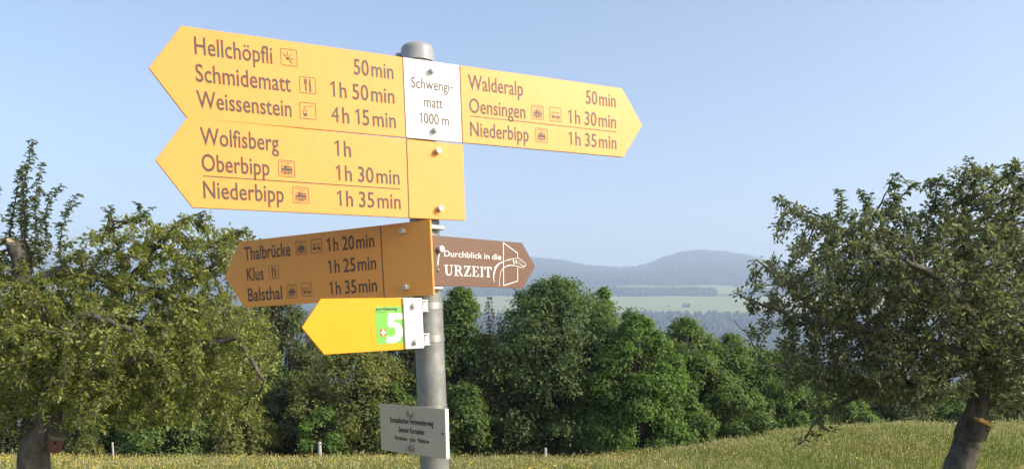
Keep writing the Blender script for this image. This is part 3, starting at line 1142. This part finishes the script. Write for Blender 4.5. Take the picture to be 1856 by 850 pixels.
class Flat:
    """flat print made of polygons, each a hair in front of the last"""

    def __init__(s, y=-.0005):
        s.v, s.f, s.y = [], [], y

    def poly(s, pts):
        n = len(s.v)
        s.v += [(u, s.y, v_) for u, v_ in pts]
        s.f.append(tuple(range(n, n + len(pts))))
        s.y -= .00003

    def line(s, pts, w, closed=False):
        pts = [np.array(p_, float) for p_ in pts]
        m = len(pts)
        L, Rr = [], []
        for i in range(m):
            if closed:
                a, c = pts[(i - 1) % m], pts[(i + 1) % m]
                d1, d2 = unit(pts[i] - a), unit(c - pts[i])
            else:
                d1 = unit(pts[i] - pts[i - 1]) if i else unit(pts[1] - pts[0])
                d2 = unit(pts[i + 1] - pts[i]) if i < m - 1 else d1
            t = unit(d1 + d2)
            nn = np.array([-t[1], t[0]])
            ww = (w[i] if hasattr(w, '__len__') else w) / 2 / max(.4, abs(nn @ np.array([-d1[1], d1[0]])))
            L.append(pts[i] + nn * ww)
            Rr.append(pts[i] - nn * ww)
        n = len(s.v)
        for a, c in zip(L, Rr):
            s.v += [(a[0], s.y, a[1]), (c[0], s.y, c[1])]
        for i in range(m if closed else m - 1):
            j = (i + 1) % m
            s.f.append((n + 2 * i, n + 2 * i + 1, n + 2 * j + 1, n + 2 * j))
        s.y -= .00003

    def disc(s, c, r_, k=14):
        s.poly([(c[0] + r_ * math.cos(6.2832 * i / k), c[1] + r_ * math.sin(6.2832 * i / k)) for i in range(k)])

    def build(s, name, mat, parent):
        me = bpy.data.meshes.new(name)
        me.from_pydata(s.v, [], s.f)
        me.materials.append(mat)
        return link(name, me, parent)


def rr_outline(u0, u1, v0, v1, r_):
    pts = []
    for cx, cy, a0 in ((u1 - r_, v1 - r_, 0), (u0 + r_, v1 - r_, 90), (u0 + r_, v0 + r_, 180), (u1 - r_, v0 + r_, 270)):
        for k in range(4):
            a = R(a0 + 30 * k)
            pts.append((cx + r_ * math.cos(a), cy + r_ * math.sin(a)))
    return pts


def pictogram(kind, u, v_, parent, ink, thin, s=.0282):
    """u,v_ : centre"""
    root = Flat()
    h = s / 2
    root.line(rr_outline(u - h, u + h, v_ - h, v_ + h, .0018), .0010, True)
    fr = root.build('pictogram', thin, parent)
    q = Flat(-.0006)
    q2 = Flat(-.0006)
    P_ = lambda a, c: (u + a * s, v_ + c * s)
    if kind == 'train':
        q2.line([P_(-.36, .38), P_(.36, .38)], .0007)
        q2.line([P_(-.36, -.36), P_(.36, -.36)], .0008)
        q2.line([P_(-.12, .14), P_(-.02, .27), P_(.14, .27), P_(.06, .16)], .0007)
        q.poly([P_(-.34, -.14), P_(.36, -.14), P_(.36, .0), P_(-.34, .0)])
        q.poly([P_(-.17, 0), P_(0, 0), P_(0, .17), P_(-.17, .17)])
        q2.line([P_(-.32, .0), P_(-.30, .16), P_(-.17, .17)], .0008)
        for k in range(5):
            q2.line([P_(0, .16 - .035 * k), P_(.34, .14 - .03 * k)], .0005)
        for a in (-.10, .09):
            q.disc(P_(a, -.25), .075 * s)
        for a in (-.29, .28):
            q.poly([P_(a - .075, -.27), P_(a + .075, -.27), P_(a + .075, -.19), P_(a - .075, -.19)])
    elif kind == 'bus':
        q.poly([P_(-.34, -.27), P_(-.08, -.27), P_(-.04, -.12), P_(-.34, -.10)])
        q.poly([P_(-.04, -.12), P_(.0, -.1), P_(.3, -.1), P_(.36, -.14), P_(.36, -.3), P_(.25, -.3), P_(.2, -.17), P_(.06, -.17)])
        q2.line([P_(.11 + .1 * math.cos(k * .52), -.26 + .1 * math.sin(k * .52)) for k in range(12)], .0008, True)
        q2.line([P_(-.33, -.1), P_(-.31, .16), P_(.33, .16)], .0008)
        q2.line([P_(.2, .16), P_(.21, -.1)], .0007)
        q2.line([P_(-.16 + .07 * math.cos(k * .63), .02 + .09 * math.sin(k * .63)) for k in range(10)], .0005, True)
    elif kind == 'food':
        q.line([P_(-.12, .1), P_(-.11, -.38)], [.0020, .0026])
        for a in (-.2, -.13, -.06):
            q.line([P_(a, .38), P_(a + .005, .12)], .0011)
        q.poly([P_(-.225, .16), P_(-.03, .16), P_(-.08, .06), P_(-.17, .06)])
        q.poly([P_(.13, .38), P_(.19, .36), P_(.2, -.03), P_(.11, -.05), P_(.1, .1)])
        q.line([P_(.16, -.03), P_(.165, -.4)], .0025)
    elif kind == 'view':
        q.disc(P_(-.08, -.07), .095 * s)
        for a in (135, 90, 45, 0, -45):
            c, sn = math.cos(R(a)), math.sin(R(a))
            q.line([P_(-.08 + .13 * c, -.07 + .13 * sn), P_(-.08 + .43 * c, -.07 + .43 * sn)], [.0016, .0006])
    elif kind == 'cable':
        q2.line([P_(-.34, .24), P_(.36, .33)], .0007)
        q2.line([P_(-.2, .25), P_(-.19, .02)], .0007)
        q2.line([P_(-.31, .02), P_(-.07, .0), P_(-.09, -.34), P_(-.27, -.33)], .0008, True)
        q.poly([P_(-.29, -.16), P_(-.08, -.17), P_(-.095, -.34), P_(-.265, -.33)])
    if q.f:
        q.build('symbol', ink, fr)
    if q2.f:
        q2.build('outline', thin, fr)


def bolt(u, v_, parent, proud=.011, r_=.0058):
    bm = bmesh.new()
    bmesh.ops.create_cone(bm, cap_ends=True, segments=20, radius1=r_, radius2=r_ * .95, depth=proud, matrix=Matrix.Rotation(R(90), 4, 'X'))
    bmesh.ops.bevel(bm, geom=[e for e in bm.edges if abs(e.verts[0].co.y - e.verts[1].co.y) < 1e-5 and e.verts[0].co.y < 0], offset=.0009, segments=2, affect='EDGES')
    o = bm_obj('bolt', bm, m_steel, parent)
    o.location = (u, -proud / 2 + .0002, v_)
    smooth_angle(o, 40)
    q = Flat(-proud / 2 - .0002)
    q.line([(-.0028, -.0006), (.0026, .0008)], .0009)
    q.build('slot', m_ink, o)
    return o


def sign_root(key, name, label):
    x, y, z, yaw, roll = SIGNS[key]
    o = empty(name, (x, y, z))
    M = LEAN @ Matrix.Rotation(R(yaw), 3, 'Z') @ Matrix.Rotation(R(roll), 3, 'Y')
    o.rotation_euler = M.to_euler()
    o.scale = (SCALE.get(key, 1),) * 3
    tag(o, label, 'sign', 'signs on the signpost')
    return o


def post_at(key, v_):
    x, y, z, yaw, roll = SIGNS[key]
    M = LEAN @ Matrix.Rotation(R(yaw), 3, 'Z') @ Matrix.Rotation(R(roll), 3, 'Y')
    w = Vector((x, y, z)) + M @ Vector((0, 0, v_))
    l = M.transposed() @ (axis(w.z) - Vector((x, y, z)))
    return Vector((l.x, l.y, v_))


def sign_clamp(key, root, vs_, off):
    """a band round the post and a lug reaching the panel, in the sign's frame"""
    for v_ in vs_:
        bm = lathe([(.0300, -.006), (.0312, -.006), (.0312, .006), (.0300, .006)], 32)
        o = bm_obj('clamp_band', bm, m_strap, root)
        o.location = post_at(key, v_)
        o.rotation_euler = (0, -R(SIGNS[key][4]), 0)
        smooth_angle(o)
        off = o.location.y
        o2 = prism(rectp(o.location.x - .012, o.location.x + .012, v_ - .007, v_ + .007), .0062, off - .029, m_steel, 'clamp_lug', root, .0005)


HH = .075
# A: double arrow with the white name plate
A = sign_root('A', 'double_arrow_sign', 'topmost yellow sign with arrow tips at both ends and a white middle plate')
TA = .005
prism([(-.4694, 0), (-.4154, -HH), (-.0254, -HH), (-.0254, HH), (-.4154, HH)], 0, TA, m_yel, 'arrow_panel', A)
prism(rectp(-.0234, .0938, -HH, HH), 0, TA, m_white, 'name_panel', A)
prism([(.0958, -HH), (.4901, -HH), (.5448, 0), (.4901, HH), (.0958, HH)], 0, TA, m_yel, 'arrow_panel', A)
for u in (-.0244, .0948):
    prism(rectp(u - .0011, u + .0011, -HH + .0006, HH - .0006), .0007, TA - .001, m_ink, 'divider', A, 0)
prism(rectp(-.3, .4, -.06, -.045), TA + .0002, TA + .0012, m_steel, 'stiffener', A, 0)
for s_, a, c, v0, h in [('Hellchöpfli', -.3967, -.2686, .0317, .0288), ('Schmidematt', -.3975, -.2387, -.0133, .0290), ('Weissenstein', -.3985, -.2399, -.0569, .0287),
                        ('50|min', -.1217, -.0444, .0318, .0280), ('1|h 50|min', -.1674, -.0445, -.0137, .0280), ('4|h 15|min', -.1682, -.0436, -.0592, .0284),
                        ('Walderalp', .1120, .2373, .0310, .0287), ('Oensingen', .1127, .2413, -.0143, .0280), ('Niederbipp', .1130, .2479, -.0602, .0281),
                        ('50|min', .3932, .4720, .0322, .0281), ('1|h 30|min', .3464, .4717, -.0134, .0284), ('1|h 35|min', .3459, .4718, -.0588, .0280)]:
    lettering(s_, a, c, v0, h, m_ink, A)
for s_, a, c, v0, h in [('Schwengi-', -.0092, .0785, .0206, .0199), ('matt', .0161, .0548, -.0130, .0200), ('1000 m', .0050, .0670, -.0448, .0198)]:
    lettering(s_, a, c, v0, h, m_ink, A, off=.006)
q = Flat(); q.line([(.1142, -.0212), (.4715, -.0212)], .0014); q.build('rule', m_ink, A)
pictogram('view', -.2396, .0463, A, m_ink, m_inkthin)
pictogram('food', -.2087, .0017, A, m_ink, m_inkthin)
pictogram('cable', -.2106, -.0436, A, m_ink, m_inkthin)
pictogram('train', .2710, .0008, A, m_ink, m_inkthin)
pictogram('bus', .3147, .0010, A, m_ink, m_inkthin)
pictogram('train', .2790, -.0453, A, m_ink, m_inkthin)
bolt(.0345, .0566, A)
bolt(.0365, -.0557, A)
sign_clamp('A', A, (.05, -.05), .045)

# B: second yellow sign
Bs = sign_root('B', 'arrow_sign', 'second sign from the top, left pointing yellow arrow with a blank right end')
prism([(-.4703, 0), (-.4164, -HH), (.0954, -HH), (.0954, HH), (-.4164, HH)], 0, TA, m_yel, 'arrow_panel', Bs)
prism(rectp(-.0259, -.0237, -HH + .0006, HH - .0006), -.0004, .002, m_ink, 'divider', Bs, 0)
for s_, a, c, v0, h in [('Wolfisberg', -.3981, -.2673, .0317, .0290), ('Oberbipp', -.3981, -.2854, -.0123, .0285), ('Niederbipp', -.3977, -.2626, -.0579, .0290),
                        ('1|h', -.1668, -.1355, .0317, .0285), ('1|h 30|min', -.1660, -.0418, -.0125, .0280), ('1|h 35|min', -.1657, -.0413, -.0589, .0284)]:
    lettering(s_, a, c, v0, h, m_ink, Bs)
q = Flat(); q.line([(-.3965, -.0209), (-.0409, -.0209)], .0015); q.build('rule', m_ink, Bs)
pictogram('train', -.2553, .0018, Bs, m_ink, m_inkthin)
pictogram('train', -.2321, -.0436, Bs, m_ink, m_inkthin)
bolt(.0385, .0568, Bs)
bolt(.0393, -.0545, Bs)
sign_clamp('B', Bs, (.045, -.045), .045)

# C: shaded yellow sign
Cs = sign_root('C', 'arrow_sign', 'shaded brownish yellow arrow sign pointing left, third from the top')
prism([(-.5503, 0), (-.4966, -HH), (.0177, -HH), (.0177, HH - .0022), (-.4966, HH - .0005)], 0, .0055, m_yel, 'arrow_panel', Cs)
prism(rectp(-.1034, -.1012, -HH + .0006, HH - .0026), -.0004, .002, m_ink, 'divider', Cs, 0)
for s_, a, c, v0, h in [('Thalbrücke', -.4837, -.3467, .0314, .0290), ('Klus', -.4800, -.4296, -.0153, .0285), ('Balsthal', -.4808, -.3785, -.0614, .0290),
                        ('1|h 20|min', -.2440, -.1200, .0313, .0280), ('1|h 25|min', -.2445, -.1183, -.0146, .0280), ('1|h 35|min', -.2445, -.1191, -.0599, .0276)]:
    lettering(s_, a, c, v0, h, m_ink, Cs)
pictogram('train', -.3156, .0455, Cs, m_ink, m_inkthin)
pictogram('bus', -.2726, .0458, Cs, m_ink, m_inkthin)
pictogram('food', -.3988, -.0008, Cs, m_ink, m_inkthin)
pictogram('train', -.3499, -.0462, Cs, m_ink, m_inkthin)
pictogram('bus', -.3073, -.0454, Cs, m_ink, m_inkthin)
bolt(-.0462, .0560, Cs)
bolt(-.0446, -.0559, Cs)
prism(rectp(-.06, .006, .035, .06), .0057, .0085, m_steel, 'clamp_plate', Cs, .0004)
prism(rectp(-.06, .006, -.065, -.04), .0057, .0085, m_steel, 'clamp_plate', Cs, .0004)

# D: brown sign
Ds = sign_root('D', 'arrow_sign', 'brown arrow sign pointing right with white lettering and a drawn animal head')
prism([(.012, -.05), (.2633, -.05), (.3017, 0), (.2633, .05), (.012, .05)], 0, .002, m_brown, 'arrow_panel', Ds, .0003)
lettering('Durchblick in die', .0492, .2013, .0098, .0120, m_wprint, Ds, off=.004)
# bold serif word
q = Flat(-.0005)
X0, X1, V0, CAP = .0484, .1736, -.0285, .0214
adv = [1.0, 1.02, .88, .88, .5, .92]
tot = sum(adv) - .06
us = (X1 - X0) / tot
x = X0
for ch, ad in zip('URZEIT', adv):
    T = lambda a, c: (x + a * us, V0 + c * CAP)
    bx = lambda a0, a1, c0, c1: q.poly([T(a0, c0), T(a1, c0), T(a1, c1), T(a0, c1)])
    if ch == 'U':
        bx(.0, .42, .94, 1); bx(.58, .92, .94, 1)
        q.line([T(.21, .96), T(.21, .36), T(.25, .18), T(.36, .07), T(.5, .03)], [.19 * us, .19 * us, .17 * us, .12 * us, .07 * us])
        q.line([T(.5, .03), T(.63, .09), T(.72, .22), T(.745, .4), T(.745, .96)], [.07 * us, .08 * us, .08 * us, .07 * us, .07 * us])
    elif ch == 'R':
        bx(.02, .5, 0, .06); bx(.02, .4, .94, 1); bx(.14, .33, .02, .98)
        q.line([T(.3, .96), T(.52, .955), T(.66, .88), T(.70, .74), T(.66, .6), T(.54, .52), T(.3, .51)], [.05 * us, .07 * us, .14 * us, .19 * us, .14 * us, .07 * us, .05 * us])
        q.poly([T(.44, .52), T(.62, .52), T(.88, .05), T(.97, .05), T(.97, 0), T(.72, 0)])
    elif ch == 'Z':
        bx(.06, .76, .93, 1); bx(.04, .8, 0, .07)
        q.poly([T(.06, .97), T(.06, .72), T(.11, .72), T(.19, .93)])
        q.poly([T(.8, .03), T(.8, .3), T(.75, .3), T(.66, .07)])
        q.poly([T(.52, .95), T(.76, .95), T(.3, .05), T(.05, .05)])
    elif ch == 'E':
        bx(.03, .74, .94, 1); bx(.03, .76, 0, .06); bx(.13, .32, .02, .98); bx(.3, .5, .48, .54)
        q.poly([T(.74, .97), T(.74, .72), T(.70, .72), T(.6, .94)])
        q.poly([T(.76, .03), T(.78, .3), T(.73, .3), T(.62, .06)])
        q.poly([T(.46, .51), T(.54, .66), T(.54, .36)])
    elif ch == 'I':
        bx(.02, .44, .94, 1); bx(.02, .44, 0, .06); bx(.135, .325, .02, .98)
    elif ch == 'T':
        bx(.04, .84, .93, 1); bx(.345, .535, .02, .97); bx(.22, .66, 0, .06)
        q.poly([T(.04, .97), T(.02, .68), T(.07, .68), T(.2, .94)])
        q.poly([T(.84, .97), T(.86, .68), T(.81, .68), T(.68, .94)])
    x += ad * us
q.build('lettering', m_wprint, Ds)
q = Flat(-.0005)
q.line([(.2076, .0474), (.2490, .0266), (.2489, .0176)], .0017)
q.line([(.2484, -.0046), (.2479, -.0340), (.2068, -.0451), (.2080, .0474)], .0017)
q.build('window_outline', m_wprint, Ds)
q = Flat(-.0005)
q.line([(.1806, -.0089), (.1870, -.0030), (.1949, .0023), (.2077, .0072), (.2238, .0118), (.2405, .0149), (.2470, .0156), (.2541, .0153), (.2600, .0128), (.2650, .0100), (.2720, .0058), (.2738, .0030),
        (.2715, .0000), (.2675, -.0030), (.2632, -.0040), (.2570, -.0036), (.2505, -.0024), (.2430, -.0010), (.2359, -.0005)], .0010)
q.line([(.2359, -.0005), (.2280, -.0003), (.2214, -.0014), (.2130, -.0042), (.2073, -.0074), (.2030, -.0110), (.1995, -.0158), (.1975, -.0215), (.1962, -.0282), (.1950, -.0370), (.1943, -.0474)], [.0020, .0022, .0018, .0015, .0013, .0012, .0012, .0011, .0010, .0009, .0007])
band_pts = [(.1798, -.0379), (.1786, -.0300), (.1792, -.0227), (.1814, -.0155), (.1850, -.0085), (.1899, -.0030), (.1949, .0006), (.2010, .0032), (.2076, .0050)]
q.line(band_pts, [.0004, .0022, .0030, .0033, .0030, .0024, .0018, .0012, .0006])
for k in range(12):
    t = k / 12 * 5.2
    i = int(t); fr_ = t - i
    a, c = np.array(band_pts[i]), np.array(band_pts[i + 1])
    pnt = a * (1 - fr_) + c * fr_
    tn = unit(c - a); nr = np.array([tn[1], -tn[0]])
    q.poly([tuple(pnt + nr * .0010 - tn * .0007), tuple(pnt + nr * .0027), tuple(pnt + nr * .0010 + tn * .0007)])
q.poly([(.2340, .0122), (.2362, .0128), (.2390, .0060), (.2382, .0010), (.2352, .0060)])
q.poly([(.2420, .0105), (.2462, .0118), (.2470, .0060), (.2452, .0026), (.2428, .0050)])
q.line([(.2500, .0062), (.2560, .0028), (.2640, -.0004), (.2720, .0004)], [.0010, .0014, .0011, .0006])
q.line([(.2500, .0100), (.2560, .0104), (.2600, .0076), (.2660, .0058)], [.0005, .0008, .0006, .0004])
q.line([(.2300, .0130), (.2240, .0100), (.2150, .0075)], [.0009, .0006, .0003])
q.build('animal_drawing', m_wprint, Ds)
q = Flat(-.0005)
q.disc((.0322, -.0205), .0032)
q.build('bolt_hole', m_hole, Ds)
q = Flat(-.0006)
q.poly([(.0372, .0165), (.0350, .0140), (.0333, .0060), (.0318, -.0040), (.0314, -.0090), (.0333, -.0090), (.0347, -.0020), (.0362, .0080), (.0392, .0150)])
q.poly([(.0322, -.0175), (.0345, -.0165), (.0362, -.0190), (.0345, -.0185)])
q.build('white_stain', m_wprint, Ds)
bolt(.0381, .0232, Ds, .010, .0068)
prism(rectp(.014, .05, .062, .071), -.004, .008, m_steel, 'clamp_screw', Ds, .002)
prism(rectp(.016, .045, -.058, -.0515), -.002, .008, m_steel, 'clamp_screw', Ds, .002)

# E: small yellow route sign with bracket
Es = sign_root('E', 'arrow_sign', 'small bright yellow arrow sign with a green numbered sticker on a white bracket')
prism([(-.2616, 0), (-.222, -.05), (-.0505, -.05), (-.0505, .05), (-.222, .05)], 0, .004, m_yel2, 'arrow_panel', Es)
prism(rectp(-.0525, -.0098, -.0492, .0488), -.0050, -.0003, m_alu, 'bracket_plate', Es, .0006)
q = Flat(-.0004)
q.poly([(-.1137, .0336), (-.1133, -.0373), (-.0536, -.0374), (-.0536, .0341)])
st = q.build('sticker', m_green, Es)
lettering('Jura-Höhenweg', -.1122, -.0655, .0266, .0052, m_black, st, off=.03, y=-.0007)
q = Flat(-.0007); q.line([(-.1114, .0228), (-.0905, .0229)], .0008); q.build('rule', m_black, st)
q = Flat(-.0008)
outer, inner = [], []
q.poly([(-.0856, .0207), (-.0540, .0203), (-.0540, .0084), (-.0737, .0083)])
q.line([(-.0792, .0190), (-.0805, .0100), (-.0818, -.0040)], [.0115, .0125, .0125])
q.line([(-.0850, -.0035), (-.0800, -.0008), (-.0730, -.0010), (-.0665, -.0045), (-.0628, -.0105), (-.0630, -.0185), (-.0668, -.0250), (-.0735, -.0292), (-.0820, -.0300), (-.0918, -.0282)],
       [.008, .0085, .0105, .0130, .0152, .0158, .0150, .0128, .0116, .0130])
q.build('route_number', m_wprint, st)
q = Flat(-.0009); q.poly([(-.1044, -.0076), (-.1041, -.0222), (-.0923, -.0224), (-.0926, -.0074)]); fl = q.build('flag', m_red, st)
q = Flat(-.0011)
c_ = (-.0983, -.0149)
q.poly([(c_[0] - .0045, c_[1] - .0017), (c_[0] + .0045, c_[1] - .0017), (c_[0] + .0045, c_[1] + .0017), (c_[0] - .0045, c_[1] + .0017)])
q.poly([(c_[0] - .0017, c_[1] - .0058), (c_[0] + .0017, c_[1] - .0058), (c_[0] + .0017, c_[1] + .0058), (c_[0] - .0017, c_[1] + .0058)])
q.build('cross', m_wprint, fl)
for v_ in (.0345, -.0358):
    bo = bolt(-.0308, v_, Es, .0095, .0058)
    bo.location.y -= .005
for v_ in (.0335, -.0325):
    for dv in (-.0105, .0105):
        prism(rectp(-.0098, .0060, v_ + dv - .0012, v_ + dv + .0012), -.0035, .012, m_alu, 'bracket_arm', Es, .0003)
    prism(rectp(-.0040, .0085, v_ - .0088, v_ + .0088), .002, .0085, m_steel, 'clamp_block', Es, .0008)
    bm = lathe([(.0300, -.0068), (.0312, -.0068), (.0312, .0068), (.0300, .0068)], 36)
    o = bm_obj('clamp_band', bm, m_strap, Es)
    o.location = post_at('E', v_)
    smooth_angle(o)

# F: grey plate
Fs = sign_root('F', 'plate_sign', 'small grey rectangular plate with black lettering, lowest on the post')
bm = bmesh.new()
hole_u, hole_v, hr = -.1441, -.0008, .0024
# face with a real drilled hole: frame of quads around a ring
k = 16
ring = [(hole_u + hr * math.cos(6.2832 * i / k), hole_v + hr * math.sin(6.2832 * i / k)) for i in range(k)]
for yy in (0, .0022):
    vr = [bm.verts.new((a, yy, c)) for a, c in ring]
    sq = []
    for i in range(k):
        a = 6.2832 * i / k
        m_ = max(abs(math.cos(a)), abs(math.sin(a)))
        sq.append(bm.verts.new((hole_u + .0065 * math.cos(a) / m_, yy, hole_v + .0065 * math.sin(a) / m_)))
    for i in range(k):
        j = (i + 1) % k
        bm.faces.new((vr[i], vr[j], sq[j], sq[i]))
    if yy == 0:
        r0 = vr
    else:
        for i in range(k):
            bm.faces.new((r0[i], r0[(i + 1) % k], vr[(i + 1) % k], vr[i]))
    uu = [-.1513, hole_u - .0065, hole_u + .0065, .0405]
    ww = [-.05, hole_v - .0065, hole_v + .0065, .05]
    for i in range(3):
        for j in range(3):
            if i == 1 and j == 1:
                continue
            bm.faces.new([bm.verts.new((a, yy, c)) for a, c in ((uu[i], ww[j]), (uu[i + 1], ww[j]), (uu[i + 1], ww[j + 1]), (uu[i], ww[j + 1]))])
cs = [(-.1513, -.05), (.0405, -.05), (.0405, .05), (-.1513, .05)]
for i in range(4):
    a, c = cs[i], cs[(i + 1) % 4]
    bm.faces.new([bm.verts.new(p_) for p_ in ((a[0], 0, a[1]), (c[0], 0, c[1]), (c[0], .0022, c[1]), (a[0], .0022, a[1]))])
bmesh.ops.remove_doubles(bm, verts=bm.verts, dist=1e-6)
bm_obj('plate', bm, m_grey, Fs)
prism(rectp(.0385, .0407, -.0502, .0502), -.0002, .0095, m_alu, 'folded_edge', Fs, .0003)
lettering('Europäischer Fernwanderweg', -.1199, .0071, .0130, .0112, m_black, Fs, off=.024)
lettering('Sentier Européen', -.0946, -.0195, -.0060, .0110, m_black, Fs, off=.024)
lettering('Pyrénées · Jura · Balaton', -.1065, -.0068, -.0230, .0086, m_black, Fs, off=.02)
for v_ in (.0350, -.0366):
    bo = bolt(-.0565, v_, Fs, .0085, .0066)
    bo.data.materials[0] = m_dull
q = Flat(-.0004); q.disc((.0315, .0004), .0024); q.build('screw_hole', m_hole, Fs)
for c_, r_ in (((-.0950, .0425), .0012), ((-.0735, -.0425), .0012), ((-.025, -.034), .0008)):
    q = Flat(-.0004); q.disc(c_, r_, 8); q.build('dirt_speck', m_black, Fs)
bm = lathe([(.0300, -.006), (.0312, -.006), (.0312, .006), (.0300, .006)], 32)
o = bm_obj('clamp_band', bm, m_strap, Fs)
o.location = post_at('F', .045)
smooth_angle(o)
bpy.data.objects.remove(_fo)

# ------------------------------------------------------------------ meadow grass
m_g1 = leaf_mat('grass_blades', (.12, .155, .035), (.255, .27, .085), .4, .6, .2, patch=.42)
m_g2 = leaf_mat('grass_seed_heads', (.32, .30, .13), (.50, .46, .24), .3, .8, .1)
m_fl = leaf_mat('buttercup_petals', (.65, .45, .02), (.8, .62, .05), .25, .5, .3)


def grass(name, n, y0, y1, a0, a1, hmin, hmax, label, heads=.22, wid=.006):
    g = rng
    y = np.sqrt(g.uniform(y0 ** 2, y1 ** 2, n))
    x = y * g.uniform(a0, a1, n)
    x += .5 * wob(x * 3, y * 3, 4, 4) * g.random(n)
    z = ground(x, y)
    h = g.uniform(hmin, hmax, n) * (1 + .3 * wob(x, y, 3.5, 5)) * np.where(g.random(n) < .12, 1.35, 1)
    az = g.uniform(0, 6.283, n)
    ln = np.abs(g.normal(.18, .16, n))
    dx, dy = np.cos(az) * ln * h, np.sin(az) * ln * h
    pa = g.uniform(0, 6.283, n)
    w = wid * g.uniform(.6, 1.5, n) * (y / 20)
    sx, sy = np.cos(pa) * w, np.sin(pa) * w
    b0 = np.stack([x - sx, y - sy, z - .03], -1)
    b1 = np.stack([x + sx, y + sy, z - .03], -1)
    m0 = np.stack([x + dx * .35 - sx * .8, y + dy * .35 - sy * .8, z + h * .55], -1)
    m1 = np.stack([x + dx * .35 + sx * .8, y + dy * .35 + sy * .8, z + h * .55], -1)
    t = np.stack([x + dx, y + dy, z + h * np.clip(1 - ln * .35, .6, 1)], -1)
    V = np.stack([b0, b1, m1, m0, t], 1).reshape(-1, 3)
    i = np.arange(n)[:, None] * 5
    Q = i + [0, 1, 2, 3]
    T3 = i + [3, 2, 4]
    hd = np.where(g.random(n) < heads)[0]
    hn = len(hd)
    hl = g.uniform(.04, .09, hn)
    hw = g.uniform(.006, .013, hn) * (y[hd] / 20)
    pt = t[hd]
    hv = np.stack([pt + [0, 0, -.01], pt + np.stack([np.cos(pa[hd]) * hw, np.sin(pa[hd]) * hw, hl * .4], -1), pt + np.stack([dx[hd] * .08, dy[hd] * .08, hl], -1),
                   pt + np.stack([-np.cos(pa[hd]) * hw, -np.sin(pa[hd]) * hw, hl * .4], -1)], 1).reshape(-1, 3)
    HQ = np.arange(hn)[:, None] * 4 + n * 5 + [0, 1, 2, 3]
    me = mesh_np(name, np.concatenate([V, hv]), [np.concatenate([Q, HQ]), T3], [m_g1, m_g2],
                 np.concatenate([np.zeros(n), np.ones(hn), np.zeros(n)]))
    tag(link(name, me), label, 'grass', kind='stuff')


grass('meadow_grass', 270000, 11, 31, -.80, .86, .17, .38, 'tall olive meadow grass with straw coloured seed heads')
grass('near_grass', 25000, 1.2, 11, -1.2, 1.2, .12, .35, 'shorter grass round the foot of the signpost', wid=.005)


def flowers(n):
    g = rng
    y = np.sqrt(g.uniform(12 ** 2, 30 ** 2, n))
    x = y * g.uniform(-.8, .86, n)
    k = (wob(x, y, 5, 6) + g.normal(size=n) * .5 - x * .06) > .1
    x, y = x[k], y[k]
    n = len(x)
    z = ground(x, y) + g.uniform(.28, .46, n)
    r_ = g.uniform(.010, .020, n)
    V, k_ = [], 5
    tl = unit(g.normal(size=(n, 3)) * .5 + [0, 0, 1])
    s = unit(np.cross(tl, [0, 1, .1]))
    t = np.cross(s, tl)
    ang = np.arange(k_) * 6.2832 / k_
    C = np.stack([x, y, z], -1)
    P_ = C[:, None] + r_[:, None, None] * (np.cos(ang)[None, :, None] * s[:, None] + np.sin(ang)[None, :, None] * t[:, None]) + .006 * tl[:, None]
    A_ = np.concatenate([C[:, None], P_], 1).reshape(-1, 3)
    i = np.arange(n)[:, None] * 6
    F = np.concatenate([i + [0, 1 + j, 1 + (j + 1) % 5] for j in range(5)])
    tag(link('buttercups', mesh_np('buttercups', A_, F, m_fl)), 'scattered yellow buttercups among the meadow grass', 'flowers', kind='stuff')


flowers(14000)

# ------------------------------------------------------------------ haze
bm = bmesh.new()
bmesh.ops.create_cube(bm, size=1)
zmin = min(float(valley(*np.meshgrid(np.linspace(-5500, 5500, 200), np.linspace(40, 8000, 300))).min()), float(v[:, 2].min()), -30) - 1.5
zmax = float(v[:, 2].max()) + 45
bmesh.ops.transform(bm, verts=bm.verts, matrix=Matrix.Translation((0, 3900, (zmin + zmax) / 2)) @ Matrix.Diagonal((11400, 8600, zmax - zmin, 1)))
m_hz = bpy.data.materials.new('haze_air')
m_hz.use_nodes = True
nt = m_hz.node_tree
nt.nodes.remove(nt.nodes['Principled BSDF'])
pv = N(nt, 'ShaderNodeVolumePrincipled')
pv.inputs['Color'].default_value = (.62, .76, 1.0, 1)
pv.inputs['Density'].default_value = 2.5e-4
pv.inputs['Anisotropy'].default_value = 0.1
nt.links.new(pv.outputs[0], nt.nodes['Material Output'].inputs['Volume'])
hz = bm_obj('haze', bm, m_hz)
tag(hz, 'pale blue haze in the air over the valley', 'haze', kind='stuff')
